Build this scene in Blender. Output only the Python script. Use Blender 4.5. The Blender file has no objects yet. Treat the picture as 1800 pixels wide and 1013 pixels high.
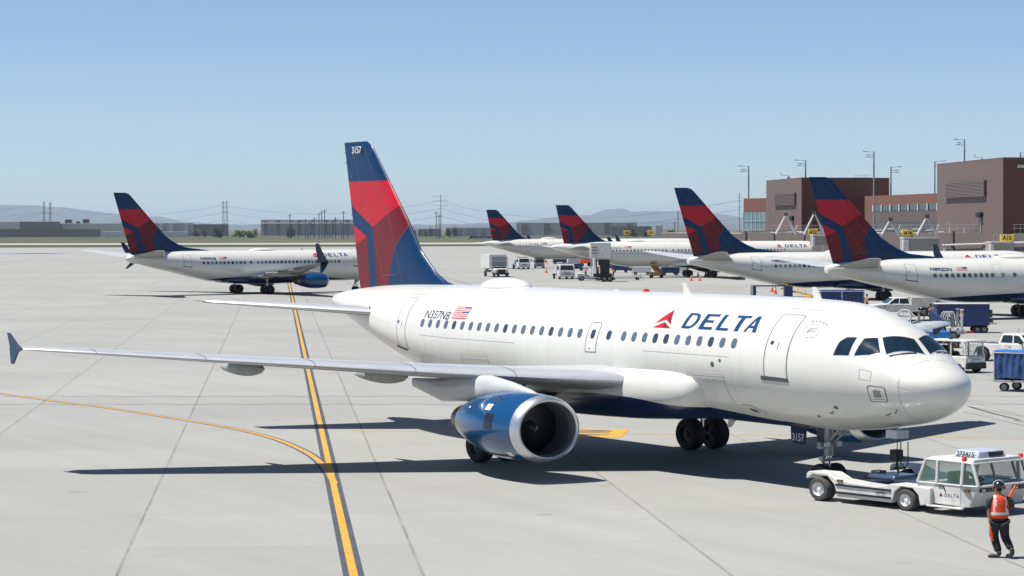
import bpy, bmesh, math, random
from mathutils import Vector, Matrix
random.seed(7)
SC = bpy.context.scene
COL = SC.collection
PI = math.pi
R = math.radians
# Proportions measured from the photograph: everything in it is 1.18 times wider than it is tall,
# so every mesh is written in metres and widened by KW in plan (x and y alike) when it is built.
KW = 1.18
# ------------------------------------------------------------------ camera
CAM = Vector((55.534, -48.749, 8.175)); YAW = -1.0277618; PITCH = -0.0242177; ROLL = -0.0018731; FPX = 4360.2
cd = bpy.data.cameras.new('camera'); cam = bpy.data.objects.new('camera', cd); COL.objects.link(cam)
cd.sensor_width = 36; cd.lens = FPX/1800*36; cd.clip_start = 0.5; cd.clip_end = 90000
fw = Vector((math.sin(YAW)*math.cos(PITCH), math.cos(YAW)*math.cos(PITCH), math.sin(PITCH)))
rt = Vector((math.cos(YAW), -math.sin(YAW), 0)); up = rt.cross(fw)
rt2 = rt*math.cos(ROLL)+up*math.sin(ROLL); up2 = -rt*math.sin(ROLL)+up*math.cos(ROLL)
cam.matrix_world = Matrix(((rt2.x, up2.x, -fw.x, CAM.x), (rt2.y, up2.y, -fw.y, CAM.y), (rt2.z, up2.z, -fw.z, CAM.z), (0, 0, 0, 1)))
SC.camera = cam
# ------------------------------------------------------------------ world, sun, exposure
SUNV = Vector((-0.20, -0.42, 1.0)).normalized()
SUN_EL = math.asin(SUNV.z); SUN_AZ = math.atan2(SUNV.x, SUNV.y)
W = bpy.data.worlds.new('World'); SC.world = W; W.use_nodes = True
nt = W.node_tree; nt.nodes.clear()
sky = nt.nodes.new('ShaderNodeTexSky'); sky.sky_type = 'NISHITA'; sky.sun_disc = False
sky.sun_elevation = SUN_EL; sky.sun_rotation = SUN_AZ; sky.altitude = 2500; sky.air_density = 0.8; sky.dust_density = 1.5; sky.ozone_density = 3.4
bg = nt.nodes.new('ShaderNodeBackground'); bg.inputs[1].default_value = 0.080
wo = nt.nodes.new('ShaderNodeOutputWorld')
nt.links.new(sky.outputs[0], bg.inputs[0]); nt.links.new(bg.outputs[0], wo.inputs[0])
sl = bpy.data.lights.new('sun', 'SUN'); sl.energy = 5.0; sl.angle = R(0.53); sl.color = (1.0, 0.955, 0.89)
so = bpy.data.objects.new('sun', sl); COL.objects.link(so); so.rotation_euler = SUNV.to_track_quat('Z', 'Y').to_euler()
SC.view_settings.view_transform = 'Standard'; SC.view_settings.look = 'None'; SC.view_settings.exposure = 0.6; SC.view_settings.gamma = 1
SC.cycles.max_bounces = 6; SC.cycles.volume_bounces = 0
# ------------------------------------------------------------------ places on the ground
FH = Vector((fw.x, fw.y, 0)).normalized()
def pt(px, depth, z=0.0):
    """a point 'depth' metres down the apron from the gate window and px photo columns across"""
    return CAM + FH*depth + rt*((px-900)/FPX*depth) + Vector((0, 0, z-CAM.z))
def gd(px, py, z=0.0):
    d = fw + rt2*((px-900)/FPX) - up2*((py-506.5)/FPX)
    p = CAM + d*((z-CAM.z)/d.z); return Vector((p.x, p.y, z))
H0 = math.atan2(rt.y, rt.x)     # heading of 'straight across to the right'
def hd(a): return H0 + R(a)     # a degrees turned away from the gate window
# ------------------------------------------------------------------ materials
MT = {}
def mat(name, col, rough=0.5, metal=0.0, coat=0.0, vary=0.0, vs=1.5, bump=0.0, bs=20.0, spec=0.5, alpha=1.0, trans=0.0, emit=None, streak=None):
    if name in MT: return MT[name]
    m = bpy.data.materials.new(name); m.use_nodes = True; t = m.node_tree; b = t.nodes['Principled BSDF']
    b.inputs['Base Color'].default_value = (*col, 1); b.inputs['Roughness'].default_value = rough; b.inputs['Metallic'].default_value = metal
    b.inputs['Coat Weight'].default_value = coat; b.inputs['Coat Roughness'].default_value = 0.08
    b.inputs['Specular IOR Level'].default_value = spec; b.inputs['Transmission Weight'].default_value = trans
    if alpha < 1: b.inputs['Alpha'].default_value = alpha
    tc = t.nodes.new('ShaderNodeTexCoord')
    if vary > 0:
        n = t.nodes.new('ShaderNodeTexNoise'); n.inputs['Scale'].default_value = vs; n.inputs['Detail'].default_value = 6; n.inputs['Roughness'].default_value = 0.62
        src = tc.outputs['Object']
        if streak:
            mp = t.nodes.new('ShaderNodeMapping'); mp.inputs['Scale'].default_value = streak; t.links.new(src, mp.inputs[0]); src = mp.outputs[0]
        t.links.new(src, n.inputs['Vector'])
        mr = t.nodes.new('ShaderNodeMapRange'); mr.inputs[1].default_value = 0.3; mr.inputs[2].default_value = 0.7; mr.inputs[3].default_value = 1-vary; mr.inputs[4].default_value = 1+vary*0.6
        t.links.new(n.outputs[0], mr.inputs[0])
        mx = t.nodes.new('ShaderNodeMix'); mx.data_type = 'RGBA'; mx.blend_type = 'MULTIPLY'; mx.inputs[0].default_value = 1
        mx.inputs[6].default_value = (*col, 1); t.links.new(mr.outputs[0], mx.inputs[7]); t.links.new(mx.outputs[2], b.inputs['Base Color'])
    if bump > 0:
        n2 = t.nodes.new('ShaderNodeTexNoise'); n2.inputs['Scale'].default_value = bs; n2.inputs['Detail'].default_value = 4; t.links.new(tc.outputs['Object'], n2.inputs['Vector'])
        bp = t.nodes.new('ShaderNodeBump'); bp.inputs['Strength'].default_value = bump; bp.inputs['Distance'].default_value = 0.02
        t.links.new(n2.outputs[0], bp.inputs['Height']); t.links.new(bp.outputs[0], b.inputs['Normal'])
    if emit: b.inputs['Emission Color'].default_value = (*emit, 1); b.inputs['Emission Strength'].default_value = 1
    MT[name] = m; return m
WHITE = mat('white_paint', (.61, .605, .565), .3, coat=.3, vary=.06, vs=.6)
VWHITE = mat('vehicle_white', (.56, .56, .535), .42, coat=.15, vary=.22, vs=2.2)
NAVY = mat('navy_paint', (.003, .012, .055), .25, coat=.5, vary=.15, vs=.5)
BLUE = mat('engine_blue', (.001, .048, .150), .20, coat=.4, vary=.10, vs=.7)
FBLUE = mat('fin_blue', (.001, .029, .092), .36, coat=.04, spec=.22, vary=.15, vs=.5)
RED = mat('fin_red', (.43, .009, .020), .36, coat=.04, spec=.22, vary=.10, vs=.5)
DRED = mat('fin_dark_red', (.135, .007, .013), .36, coat=.04, spec=.22, vary=.10, vs=.5)
LRED = mat('logo_red', (.45, .012, .022), .3)
LDRED = mat('logo_dark_red', (.23, .008, .02), .3)
TXT = mat('title_blue', (.003, .040, .125), .35)
METAL = mat('leading_edge_metal', (.60, .61, .63), .28, .45, coat=.2, vary=.08, vs=1.2)
LIP = mat('intake_lip_metal', (.62, .63, .65), .36, .9, vary=.08, vs=1.5)
WGREY = mat('wing_grey', (.38, .40, .41), .42, vary=.12, vs=.5)
UGREY = mat('underside_grey', (.27, .28, .265), .5, vary=.25, vs=.9)
DGREY = mat('dark_grey', (.07, .075, .08), .5, vary=.2, vs=3)
MGREY = mat('mid_grey', (.25, .26, .27), .5, vary=.2, vs=3)
LGREY = mat('light_grey', (.5, .51, .52), .5, vary=.15, vs=2)
LINE = mat('panel_line_grey', (.20, .21, .22), .5)
SLINE = mat('faint_panel_line', (.52, .53, .53), .5)
RUB = mat('rubber', (.012, .012, .013), .75, vary=.3, vs=6, bump=.3)
random.seed(11)
RUBW = mat('worn_rubber', (.055, .053, .05), .85, vary=.3, vs=6, bump=.3)
HUB = mat('wheel_hub', (.26, .27, .28), .4, .5, vary=.2, vs=8)
GLS = mat('cockpit_glass', (.010, .024, .042), .10, spec=.12, coat=.0, vary=.3, vs=2.5)
WIN = mat('cabin_window', (.09, .115, .15), .12, coat=.5)
WIND = mat('cabin_window_dark', (.035, .045, .065), .12, coat=.5)
WINL = mat('cabin_window_shaded', (.19, .22, .26), .2, coat=.4)
BLACK = mat('black', (.008, .008, .01), .6)
GEAR = mat('gear_grey', (.30, .31, .32), .4, .3, vary=.25, vs=5)
SHINY = mat('chrome', (.8, .8, .8), .15, 1.0)
YEL = mat('yellow_paint', (.80, .48, .03), .6, vary=.2, vs=2)
SYEL = mat('sign_yellow', (.80, .55, .02), .5)
ORG = mat('orange', (.85, .11, .015), .6, vary=.15, vs=8)
CORG = mat('cone_orange', (.80, .085, .02), .6, vary=.15, vs=8)
HIVIS = mat('hi_vis_orange', (.80, .055, .008), .7, vary=.12, vs=9, bump=.3)
REFL = mat('reflective_tape', (.55, .56, .55), .4)
SKIN = mat('skin', (.30, .16, .10), .6)
CLOTHK = mat('dark_cloth', (.012, .013, .018), .8, vary=.35, vs=14, bump=.4)
TARPB = mat('blue_tarpaulin', (.015, .13, .42), .55, vary=.25, vs=4, bump=.5, bs=6)
TARPD = mat('dark_blue_curtain', (.018, .06, .19), .7, vary=.35, vs=5, bump=.6, bs=8)
CBLUE = mat('container_blue', (.010, .028, .12), .4, vary=.2, vs=1.5)
TGLASS = mat('cab_glass', (.10, .20, .155), .04, spec=.5, alpha=.36)
DGLASS = mat('tinted_glass', (.012, .018, .022), .06, coat=.6)
# ------------------------------------------------------------------ mesh helper
class MB:
    def __init__(s): s.v = []; s.f = []; s.m = []
    def add(s, vs, fs, mi=0):
        o = len(s.v); s.v += [tuple(v) for v in vs]; s.f += [tuple(i+o for i in f) for f in fs]; s.m += ([mi]*len(fs) if isinstance(mi, int) else list(mi)); return s
    def box(s, c, d, mi=0, rz=0, ry=0, top=1.0, topx=None):
        x, y, z = [q/2 for q in d]; tx = topx if topx is not None else top
        P = [(-x, -y, -z), (x, -y, -z), (x, y, -z), (-x, y, -z), (-x*tx, -y*top, z), (x*tx, -y*top, z), (x*tx, y*top, z), (-x*tx, y*top, z)]
        M = Matrix.Rotation(rz, 3, 'Z') @ Matrix.Rotation(ry, 3, 'Y')
        return s.add([M @ Vector(p)+Vector(c) for p in P], [(0, 3, 2, 1), (4, 5, 6, 7), (0, 1, 5, 4), (1, 2, 6, 5), (2, 3, 7, 6), (3, 0, 4, 7)], mi)
    def cyl(s, a, b, r, r2=None, n=10, mi=0, cap=True):
        a = Vector(a); b = Vector(b); r2 = r if r2 is None else r2; d = (b-a).normalized()
        u = d.orthogonal().normalized(); w = d.cross(u)
        P = [a+(u*math.cos(2*PI*i/n)+w*math.sin(2*PI*i/n))*r for i in range(n)]+[b+(u*math.cos(2*PI*i/n)+w*math.sin(2*PI*i/n))*r2 for i in range(n)]
        F = [(i, (i+1) % n, n+(i+1) % n, n+i) for i in range(n)]
        if cap: F += [tuple(range(n-1, -1, -1)), tuple(range(n, 2*n))]
        return s.add(P, F, mi)
    def path(s, pts, r, n=6, mi=0):
        for a, b in zip(pts[:-1], pts[1:]): s.cyl(a, b, r, n=n, mi=mi)
        return s
    def prism(s, poly, a, b, ax='y', mi=0, inset=None):
        """polygon in the other two axes extruded from a to b along ax"""
        def q(p, t):
            return {'y': (p[0], t, p[1]), 'x': (t, p[0], p[1]), 'z': (p[0], p[1], t)}[ax]
        n = len(poly); P = [q(p, a) for p in poly]+[q(p, b) for p in (inset or poly)]
        return s.add(P, [(i, (i+1) % n, n+(i+1) % n, n+i) for i in range(n)]+[tuple(range(n-1, -1, -1)), tuple(range(n, 2*n))], mi)
    def loft(s, rings, mi=0, cap=True, closed=True, mf=None):
        n = len(rings[0]); P = [p for r in rings for p in r]; F = []; M = []
        for k in range(len(rings)-1):
            for i in range(n if closed else n-1):
                F.append((k*n+i, k*n+(i+1) % n, (k+1)*n+(i+1) % n, (k+1)*n+i)); M.append(mf(k, i) if mf else mi)
        if cap: F += [tuple(range(n-1, -1, -1)), tuple(range((len(rings)-1)*n, len(rings)*n))]; M += [mi, mi]
        return s.add(P, F, M)
    def lathe(s, prof, c=(0, 0, 0), ax='x', n=32, mi=0, mf=None, sq=1.0):
        rings = []
        for (t, r) in prof:
            rings.append([(c[0]+t, c[1]+r*math.cos(2*PI*i/n), c[2]+sq*r*math.sin(2*PI*i/n)) if ax == 'x' else
                          ((c[0]+r*math.cos(2*PI*i/n), c[1]+t, c[2]+r*math.sin(2*PI*i/n)) if ax == 'y' else
                           (c[0]+r*math.cos(2*PI*i/n), c[1]+r*math.sin(2*PI*i/n), c[2]+t)) for i in range(n)])
        return s.loft(rings, mi, cap=False, mf=mf)
    def sphere(s, c, r, n=10, mi=0, sc=(1, 1, 1)):
        P = []; F = []; m = n//2
        for j in range(1, m):
            for i in range(n): P.append((c[0]+sc[0]*r*math.sin(PI*j/m)*math.cos(2*PI*i/n), c[1]+sc[1]*r*math.sin(PI*j/m)*math.sin(2*PI*i/n), c[2]+sc[2]*r*math.cos(PI*j/m)))
        P += [(c[0], c[1], c[2]+sc[2]*r), (c[0], c[1], c[2]-sc[2]*r)]
        for j in range(m-2):
            for i in range(n): F.append((j*n+i, (j+1)*n+i, (j+1)*n+(i+1) % n, j*n+(i+1) % n))
        t = len(P)-2
        for i in range(n): F.append((t, i, (i+1) % n)); F.append((t+1, (m-2)*n+(i+1) % n, (m-2)*n+i))
        return s.add(P, F, mi)
    def build(s, name, mats, parent=None, loc=None, rz=0, k=KW, bevel=0, ang=35, label=None, fix=True, seg=2):
        me = bpy.data.meshes.new(name)
        me.from_pydata([(v[0]*k, v[1]*k, v[2]) for v in s.v], [], s.f); me.update()
        for q in (mats if isinstance(mats, (list, tuple)) else [mats]): me.materials.append(q)
        me.polygons.foreach_set('material_index', s.m)
        if fix:
            bm = bmesh.new(); bm.from_mesh(me); bmesh.ops.recalc_face_normals(bm, faces=bm.faces); bm.to_mesh(me); bm.free()
        me.polygons.foreach_set('use_smooth', [True]*len(me.polygons))
        me.set_sharp_from_angle(angle=R(ang))
        o = bpy.data.objects.new(name, me); COL.objects.link(o)
        if parent: o.parent = parent
        if loc is not None: o.location = loc
        o.rotation_euler.z = rz
        if bevel:
            b = o.modifiers.new('bevel', 'BEVEL'); b.width = bevel; b.segments = seg; b.limit_method = 'ANGLE'; b.angle_limit = R(40); b.harden_normals = False
        if label: o['label'] = label
        return o
def tag(o, label=None, cat=None, group=None, kind=None):
    if label: o['label'] = label
    if cat: o['category'] = cat
    if group: o['group'] = group
    if kind: o['kind'] = kind
    return o
def thing(name, loc, rz, label, cat, group=None):
    o = bpy.data.objects.new(name, None); COL.objects.link(o); o.location = loc; o.rotation_euler.z = rz; o.empty_display_size = 0.5
    return tag(o, label, cat, group)
def dup(root, loc, rz, label=None, group=None):
    r = root.copy(); COL.objects.link(r); r.location = loc; r.rotation_euler.z = rz
    if label: r['label'] = label
    if group: r['group'] = group
    for ch in list(root.children):
        c = ch.copy(); COL.objects.link(c); c.parent = r
        for g in list(ch.children):
            d = g.copy(); COL.objects.link(d); d.parent = c
    return r
def text_polys(txt, size=1.0, space=1.0, bold=0.0):
    cu = bpy.data.curves.new('text', 'FONT'); cu.body = txt; cu.size = size; cu.space_character = space; cu.resolution_u = 3; cu.offset = bold
    ob = bpy.data.objects.new('text', cu); COL.objects.link(ob); dg = bpy.context.evaluated_depsgraph_get()
    me = bpy.data.meshes.new_from_object(ob.evaluated_get(dg)); V = [(v.co.x, v.co.y) for v in me.vertices]; Fc = [tuple(p.vertices) for p in me.polygons]
    bpy.data.objects.remove(ob); bpy.data.meshes.remove(me); bpy.data.curves.remove(cu)
    x0 = min(v[0] for v in V); x1 = max(v[0] for v in V); y0 = min(v[1] for v in V); y1 = max(v[1] for v in V)
    return [((v[0]-x0)/(x1-x0), (v[1]-y0)/(y1-y0)) for v in V], Fc
def flat_text(mb, txt, f, mi=0, bold=0.01):
    """f(u,v) -> 3D point, u and v run 0..1 over the text"""
    V, Fc = text_polys(txt, bold=bold); mb.add([f(*v) for v in V], Fc, mi); return mb
def wheel_mb(r, w, mi_t=0, mi_h=1, n=20, y0=0.0, x=0, z=None, hub=.55):
    z = r if z is None else z; mb = MB(); h = w/2
    mb.lathe([(-h, r*hub), (-h, r*.86), (-h*.75, r*.97), (-h*.3, r), (h*.3, r), (h*.75, r*.97), (h, r*.86), (h, r*hub)], (x, y0, z), 'y', n, mi_t)
    mb.lathe([(-h, r*hub), (-h*.55, r*hub*.9), (-h*.5, r*.2), (-h*.85, r*.16), (-h*.85, .001)], (x, y0, z), 'y', n, mi_h)
    mb.lathe([(h, r*hub), (h*.55, r*hub*.9), (h*.5, r*.2), (h*.85, r*.16), (h*.85, .001)], (x, y0, z), 'y', n, mi_h)
    return mb
# ------------------------------------------------------------------ aircraft shapes
def hermite(xs, ys):
    n = len(xs); d = [(ys[i+1]-ys[i])/(xs[i+1]-xs[i]) for i in range(n-1)]
    m = [d[0]]+[0 if d[i-1]*d[i] <= 0 else 2*d[i-1]*d[i]/(d[i-1]+d[i]) for i in range(1, n-1)]+[d[-1]]
    def f(x):
        if x <= xs[0]: return ys[0]
        if x >= xs[-1]: return ys[-1]
        i = 0
        while x > xs[i+1]: i += 1
        h = xs[i+1]-xs[i]; t = (x-xs[i])/h
        return (2*t**3-3*t*t+1)*ys[i]+(t**3-2*t*t+t)*h*m[i]+(-2*t**3+3*t*t)*ys[i+1]+(t**3-t*t)*h*m[i+1]
    return f
def lin(pts):
    def f(x):
        if x <= pts[0][0]: return pts[0][1]
        for a, b in zip(pts[:-1], pts[1:]):
            if x <= b[0]: return a[1]+(b[1]-a[1])*(x-a[0])/(b[0]-a[0])
        return pts[-1][1]
    return f
class Fus:
    def __init__(s, st):
        s.st = st; s.L = st[-1][0]; u = [math.sqrt(r[0]) for r in st]
        s.fs = [hermite(u, [r[k] for r in st]) for k in (1, 2, 3, 4)]
    def sec(s, d):
        u = math.sqrt(max(d, 0)); return [f(u) for f in s.fs]
    def P(s, x, th, side=-1, off=0.0):
        t, b, w, zm = s.sec(-x); a = (t-zm) if math.cos(th) >= 0 else (zm-b)
        ny, nz = math.sin(th)/max(w, .01), math.cos(th)/max(a, .01); l = math.hypot(ny, nz)
        return (x, side*(w*math.sin(th)+off*ny/l), zm+a*math.cos(th)+off*nz/l)
    def th(s, x, z):
        t, b, w, zm = s.sec(-x); a = (t-zm) if z >= zm else (zm-b)
        return math.acos(max(-1, min(1, (z-zm)/a)))
def cut2d(V, Fc, step=.14):
    bm = bmesh.new(); vs = [bm.verts.new((v[0], v[1], 0)) for v in V]
    for f in Fc:
        try: bm.faces.new([vs[i] for i in f])
        except ValueError: pass
    for ax in (0, 1):
        lo = min(v[ax] for v in V); hi = max(v[ax] for v in V); k = int((hi-lo)/step)
        for i in range(1, k+1):
            co = [0, 0, 0]; no = [0, 0, 0]; co[ax] = lo+(hi-lo)*i/(k+1); no[ax] = 1
            bmesh.ops.bisect_plane(bm, geom=bm.verts[:]+bm.edges[:]+bm.faces[:], plane_co=co, plane_no=no, dist=1e-6)
    bm.verts.index_update(); V2 = [(v.co.x, v.co.y) for v in bm.verts]; F2 = [tuple(v.index for v in f.verts) for f in bm.faces]; bm.free()
    return V2, F2
RS = 2.04
def drape(mb, F, V, Fc, off=.006, side=-1, mi=0, step=.14):
    """V in (x, arc) where arc = angle from the crown times RS; laid on the fuselage skin"""
    V2, F2 = cut2d(V, Fc, step); mb.add([F.P(v[0], v[1]/RS, side, off) for v in V2], F2, mi); return mb
def poly(mb, F, pts, **k): return drape(mb, F, pts, [tuple(range(len(pts)))], **k)
def stroke(mb, F, pts, w, closed=True, **k):
    n = len(pts)
    for i in range(n if closed else n-1):
        a = Vector(pts[i]); b = Vector(pts[(i+1) % n]); d = (b-a).normalized(); q = Vector((-d.y, d.x))*w/2; a2 = a-d*w/2; b2 = b+d*w/2
        poly(mb, F, [tuple(a2+q), tuple(a2-q), tuple(b2-q), tuple(b2+q)], **k)
def rrect(x0, x1, s0, s1, r, n=4):
    o = []
    for cx, cy, a in ((x1-r, s1-r, 0), (x0+r, s1-r, 90), (x0+r, s0+r, 180), (x1-r, s0+r, 270)):
        for i in range(n): t = R(a+90*i/(n-1)); o.append((cx+r*math.cos(t), cy+r*math.sin(t)))
    return o
def airfoil(t, n=13):
    def th(c): return 5*t*(.2969*math.sqrt(c)-.126*c-.3516*c*c+.2843*c**3-.1036*c**4)
    cs = [.5*(1-math.cos(PI*i/n)) for i in range(n+1)]
    up_ = [(c, th(c)+.18*t*4*c*(1-c)*.5) for c in reversed(cs)]; lo = [(c, -th(c)*.8+.18*t*4*c*(1-c)*.5) for c in cs[1:-1]]
    return up_+lo
def surf(mb, secs, mi_up, mi_lo, mi_le=None, vertical=False, n=13):
    """secs: (x_le, y, z, chord, thickness, twist) from root to tip"""
    rings = []
    for (xl, y, z, c, t, tw) in secs:
        ring = []
        for (cx, cz) in airfoil(t, n):
            if vertical: ring.append((xl-cx*c, y+cz*c*1.0, z))
            else: ring.append((xl-cx*c, y, z+cz*c-(cx-.3)*c*math.tan(tw)))
        rings.append(ring)
    def mf(k, i):
        if mi_le is not None and n-4 <= i <= n+1: return mi_le
        return mi_up if i < n else mi_lo
    return mb.loft(rings, mi_up, cap=True, mf=mf)
def livery(name, F, edge):
    """white fuselage paint with the blue belly below a curve edge[(x, z)...] in metres"""
    m = bpy.data.materials.new(name); m.use_nodes = True; t = m.node_tree; b = t.nodes['Principled BSDF']
    N = t.nodes.new; L = t.links.new
    tc = N('ShaderNodeTexCoord'); sp = N('ShaderNodeSeparateXYZ'); L(tc.outputs['Object'], sp.inputs[0])
    x0 = -F.L; mr = N('ShaderNodeMapRange'); mr.inputs[1].default_value = x0*KW; mr.inputs[2].default_value = 0; L(sp.outputs['X'], mr.inputs[0])
    fc = N('ShaderNodeFloatCurve'); c = fc.mapping.curves[0]; pts = sorted(edge)
    c.points[0].location = (0, 0); c.points[1].location = (1, 0)
    for (x, z) in pts: c.points.new((x-x0)/(-x0), z/5)
    fc.mapping.update(); L(mr.outputs[0], fc.inputs['Value'])
    m5 = N('ShaderNodeMath'); m5.operation = 'MULTIPLY'; m5.inputs[1].default_value = 5; L(fc.outputs[0], m5.inputs[0])
    lt = N('ShaderNodeMath'); lt.operation = 'LESS_THAN'; L(sp.outputs['Z'], lt.inputs[0]); L(m5.outputs[0], lt.inputs[1])
    n = N('ShaderNodeTexNoise'); n.inputs['Scale'].default_value = .8; n.inputs['Detail'].default_value = 7
    mp = N('ShaderNodeMapping'); mp.inputs['Scale'].default_value = (.35, 1, 1.6); L(tc.outputs['Object'], mp.inputs[0]); L(mp.outputs[0], n.inputs['Vector'])
    r2 = N('ShaderNodeMapRange'); r2.inputs[1].default_value = .3; r2.inputs[2].default_value = .72; r2.inputs[3].default_value = .93; r2.inputs[4].default_value = 1.0; L(n.outputs[0], r2.inputs[0])
    wm = N('ShaderNodeMix'); wm.data_type = 'RGBA'; wm.blend_type = 'MULTIPLY'; wm.inputs[0].default_value = 1; wm.inputs[6].default_value = (.62, .615, .57, 1); L(r2.outputs[0], wm.inputs[7])
    mx = N('ShaderNodeMix'); mx.data_type = 'RGBA'; L(lt.outputs[0], mx.inputs[0]); L(wm.outputs[2], mx.inputs[6]); mx.inputs[7].default_value = (.003, .013, .062, 1)
    def line(src, per, off, w, dark):
        a_ = N('ShaderNodeMath'); a_.operation = 'ADD'; L(src, a_.inputs[0]); a_.inputs[1].default_value = off
        p_ = N('ShaderNodeMath'); p_.operation = 'PINGPONG'; L(a_.outputs[0], p_.inputs[0]); p_.inputs[1].default_value = per
        r_ = N('ShaderNodeMapRange'); L(p_.outputs[0], r_.inputs[0]); r_.inputs[1].default_value = w*.4; r_.inputs[2].default_value = w; r_.inputs[3].default_value = dark; r_.inputs[4].default_value = 1; return r_.outputs[0]
    l1 = line(sp.outputs['X'], 1.58, 0, .020, .955); l2 = line(sp.outputs['Z'], .58, .06, .008, .975)
    gs = N('ShaderNodeTexNoise'); gs.inputs['Scale'].default_value = 2.2; gs.inputs['Detail'].default_value = 8; gm = N('ShaderNodeMapping'); gm.inputs['Scale'].default_value = (1.6, .4, .22); L(tc.outputs['Object'], gm.inputs[0]); L(gm.outputs[0], gs.inputs['Vector'])
    gr = N('ShaderNodeMapRange'); L(gs.outputs[0], gr.inputs[0]); gr.inputs[1].default_value = .52; gr.inputs[2].default_value = .78; gr.inputs[3].default_value = 1; gr.inputs[4].default_value = .91
    k1 = N('ShaderNodeMath'); k1.operation = 'MULTIPLY'; L(l1, k1.inputs[0]); L(l2, k1.inputs[1]); k2 = N('ShaderNodeMath'); k2.operation = 'MULTIPLY'; L(k1.outputs[0], k2.inputs[0]); L(gr.outputs[0], k2.inputs[1])
    fm = N('ShaderNodeMix'); fm.data_type = 'RGBA'; fm.blend_type = 'MULTIPLY'; fm.inputs[0].default_value = 1; L(mx.outputs[2], fm.inputs[6]); L(k2.outputs[0], fm.inputs[7])
    L(fm.outputs[2], b.inputs['Base Color']); b.inputs['Roughness'].default_value = .27; b.inputs['Coat Weight'].default_value = .35; b.inputs['Coat Roughness'].default_value = .06
    # faint lap joints of the skin panels
    wv = N('ShaderNodeMath'); wv.operation = 'PINGPONG'; wv.inputs[1].default_value = 1.25; L(sp.outputs['X'], wv.inputs[0])
    w2 = N('ShaderNodeMapRange'); w2.inputs[1].default_value = 0; w2.inputs[2].default_value = .02; L(wv.outputs[0], w2.inputs[0])
    n3 = N('ShaderNodeTexNoise'); n3.inputs['Scale'].default_value = .55; n3.inputs['Detail'].default_value = 2; L(tc.outputs['Object'], n3.inputs['Vector'])
    ad = N('ShaderNodeMath'); ad.operation = 'MULTIPLY_ADD'; L(w2.outputs[0], ad.inputs[0]); ad.inputs[1].default_value = .004; L(n3.outputs[0], ad.inputs[2])
    bp = N('ShaderNodeBump'); bp.inputs['Strength'].default_value = .12; bp.inputs['Distance'].default_value = .12; L(ad.outputs[0], bp.inputs['Height']); L(bp.outputs[0], b.inputs['Normal'])
    return m
FIN_A = dict(te=[(5.3, -31.83), (5.65, -31.91), (11.83, -33.12)], le=[(5.3, -24.0), (5.90, -25.0), (6.02, -25.6), (6.36, -26.31), (7.25, -27.40), (8.49, -28.33), (11.5, -30.86), (11.68, -31.05), (11.83, -31.35)])
LV = dict(a=(-32.79, 10.16), b=(-29.71, 10.15), c=(-32.63, 9.36), d=(-28.93, 9.23), e=(-30.74, 8.22), f=(-32.48, 8.53), g=(-31.3, 7.82), h=(-32.24, 7.3), i=(-28.33, 8.49), j=(-29.15, 7.24), k=(-29.74, 5.6), l=(-30.50, 5.6), m=(-31.11, 5.6), n=(-31.95, 5.6))
def fin_uv(p, fn, z0, z1):
    v = (p[1]-z0)/(z1-z0); te = lin(fn['te'])(p[1]); le = lin(fn['le'])(p[1]); return ((p[0]-te)/(le-te), v)
def fin_xz(q, fn, z0, z1):
    z = z0+(z1-z0)*q[1]; te = lin(fn['te'])(z); le = lin(fn['le'])(z); return (te+(le-te)*q[0], z)
def in_poly(p, P):
    c = False; n = len(P)
    for i in range(n):
        a, b = P[i], P[(i+1) % n]
        if (a[1] > p[1]) != (b[1] > p[1]) and p[0] < (b[0]-a[0])*(p[1]-a[1])/(b[1]-a[1])+a[0]: c = not c
    return c
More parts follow.
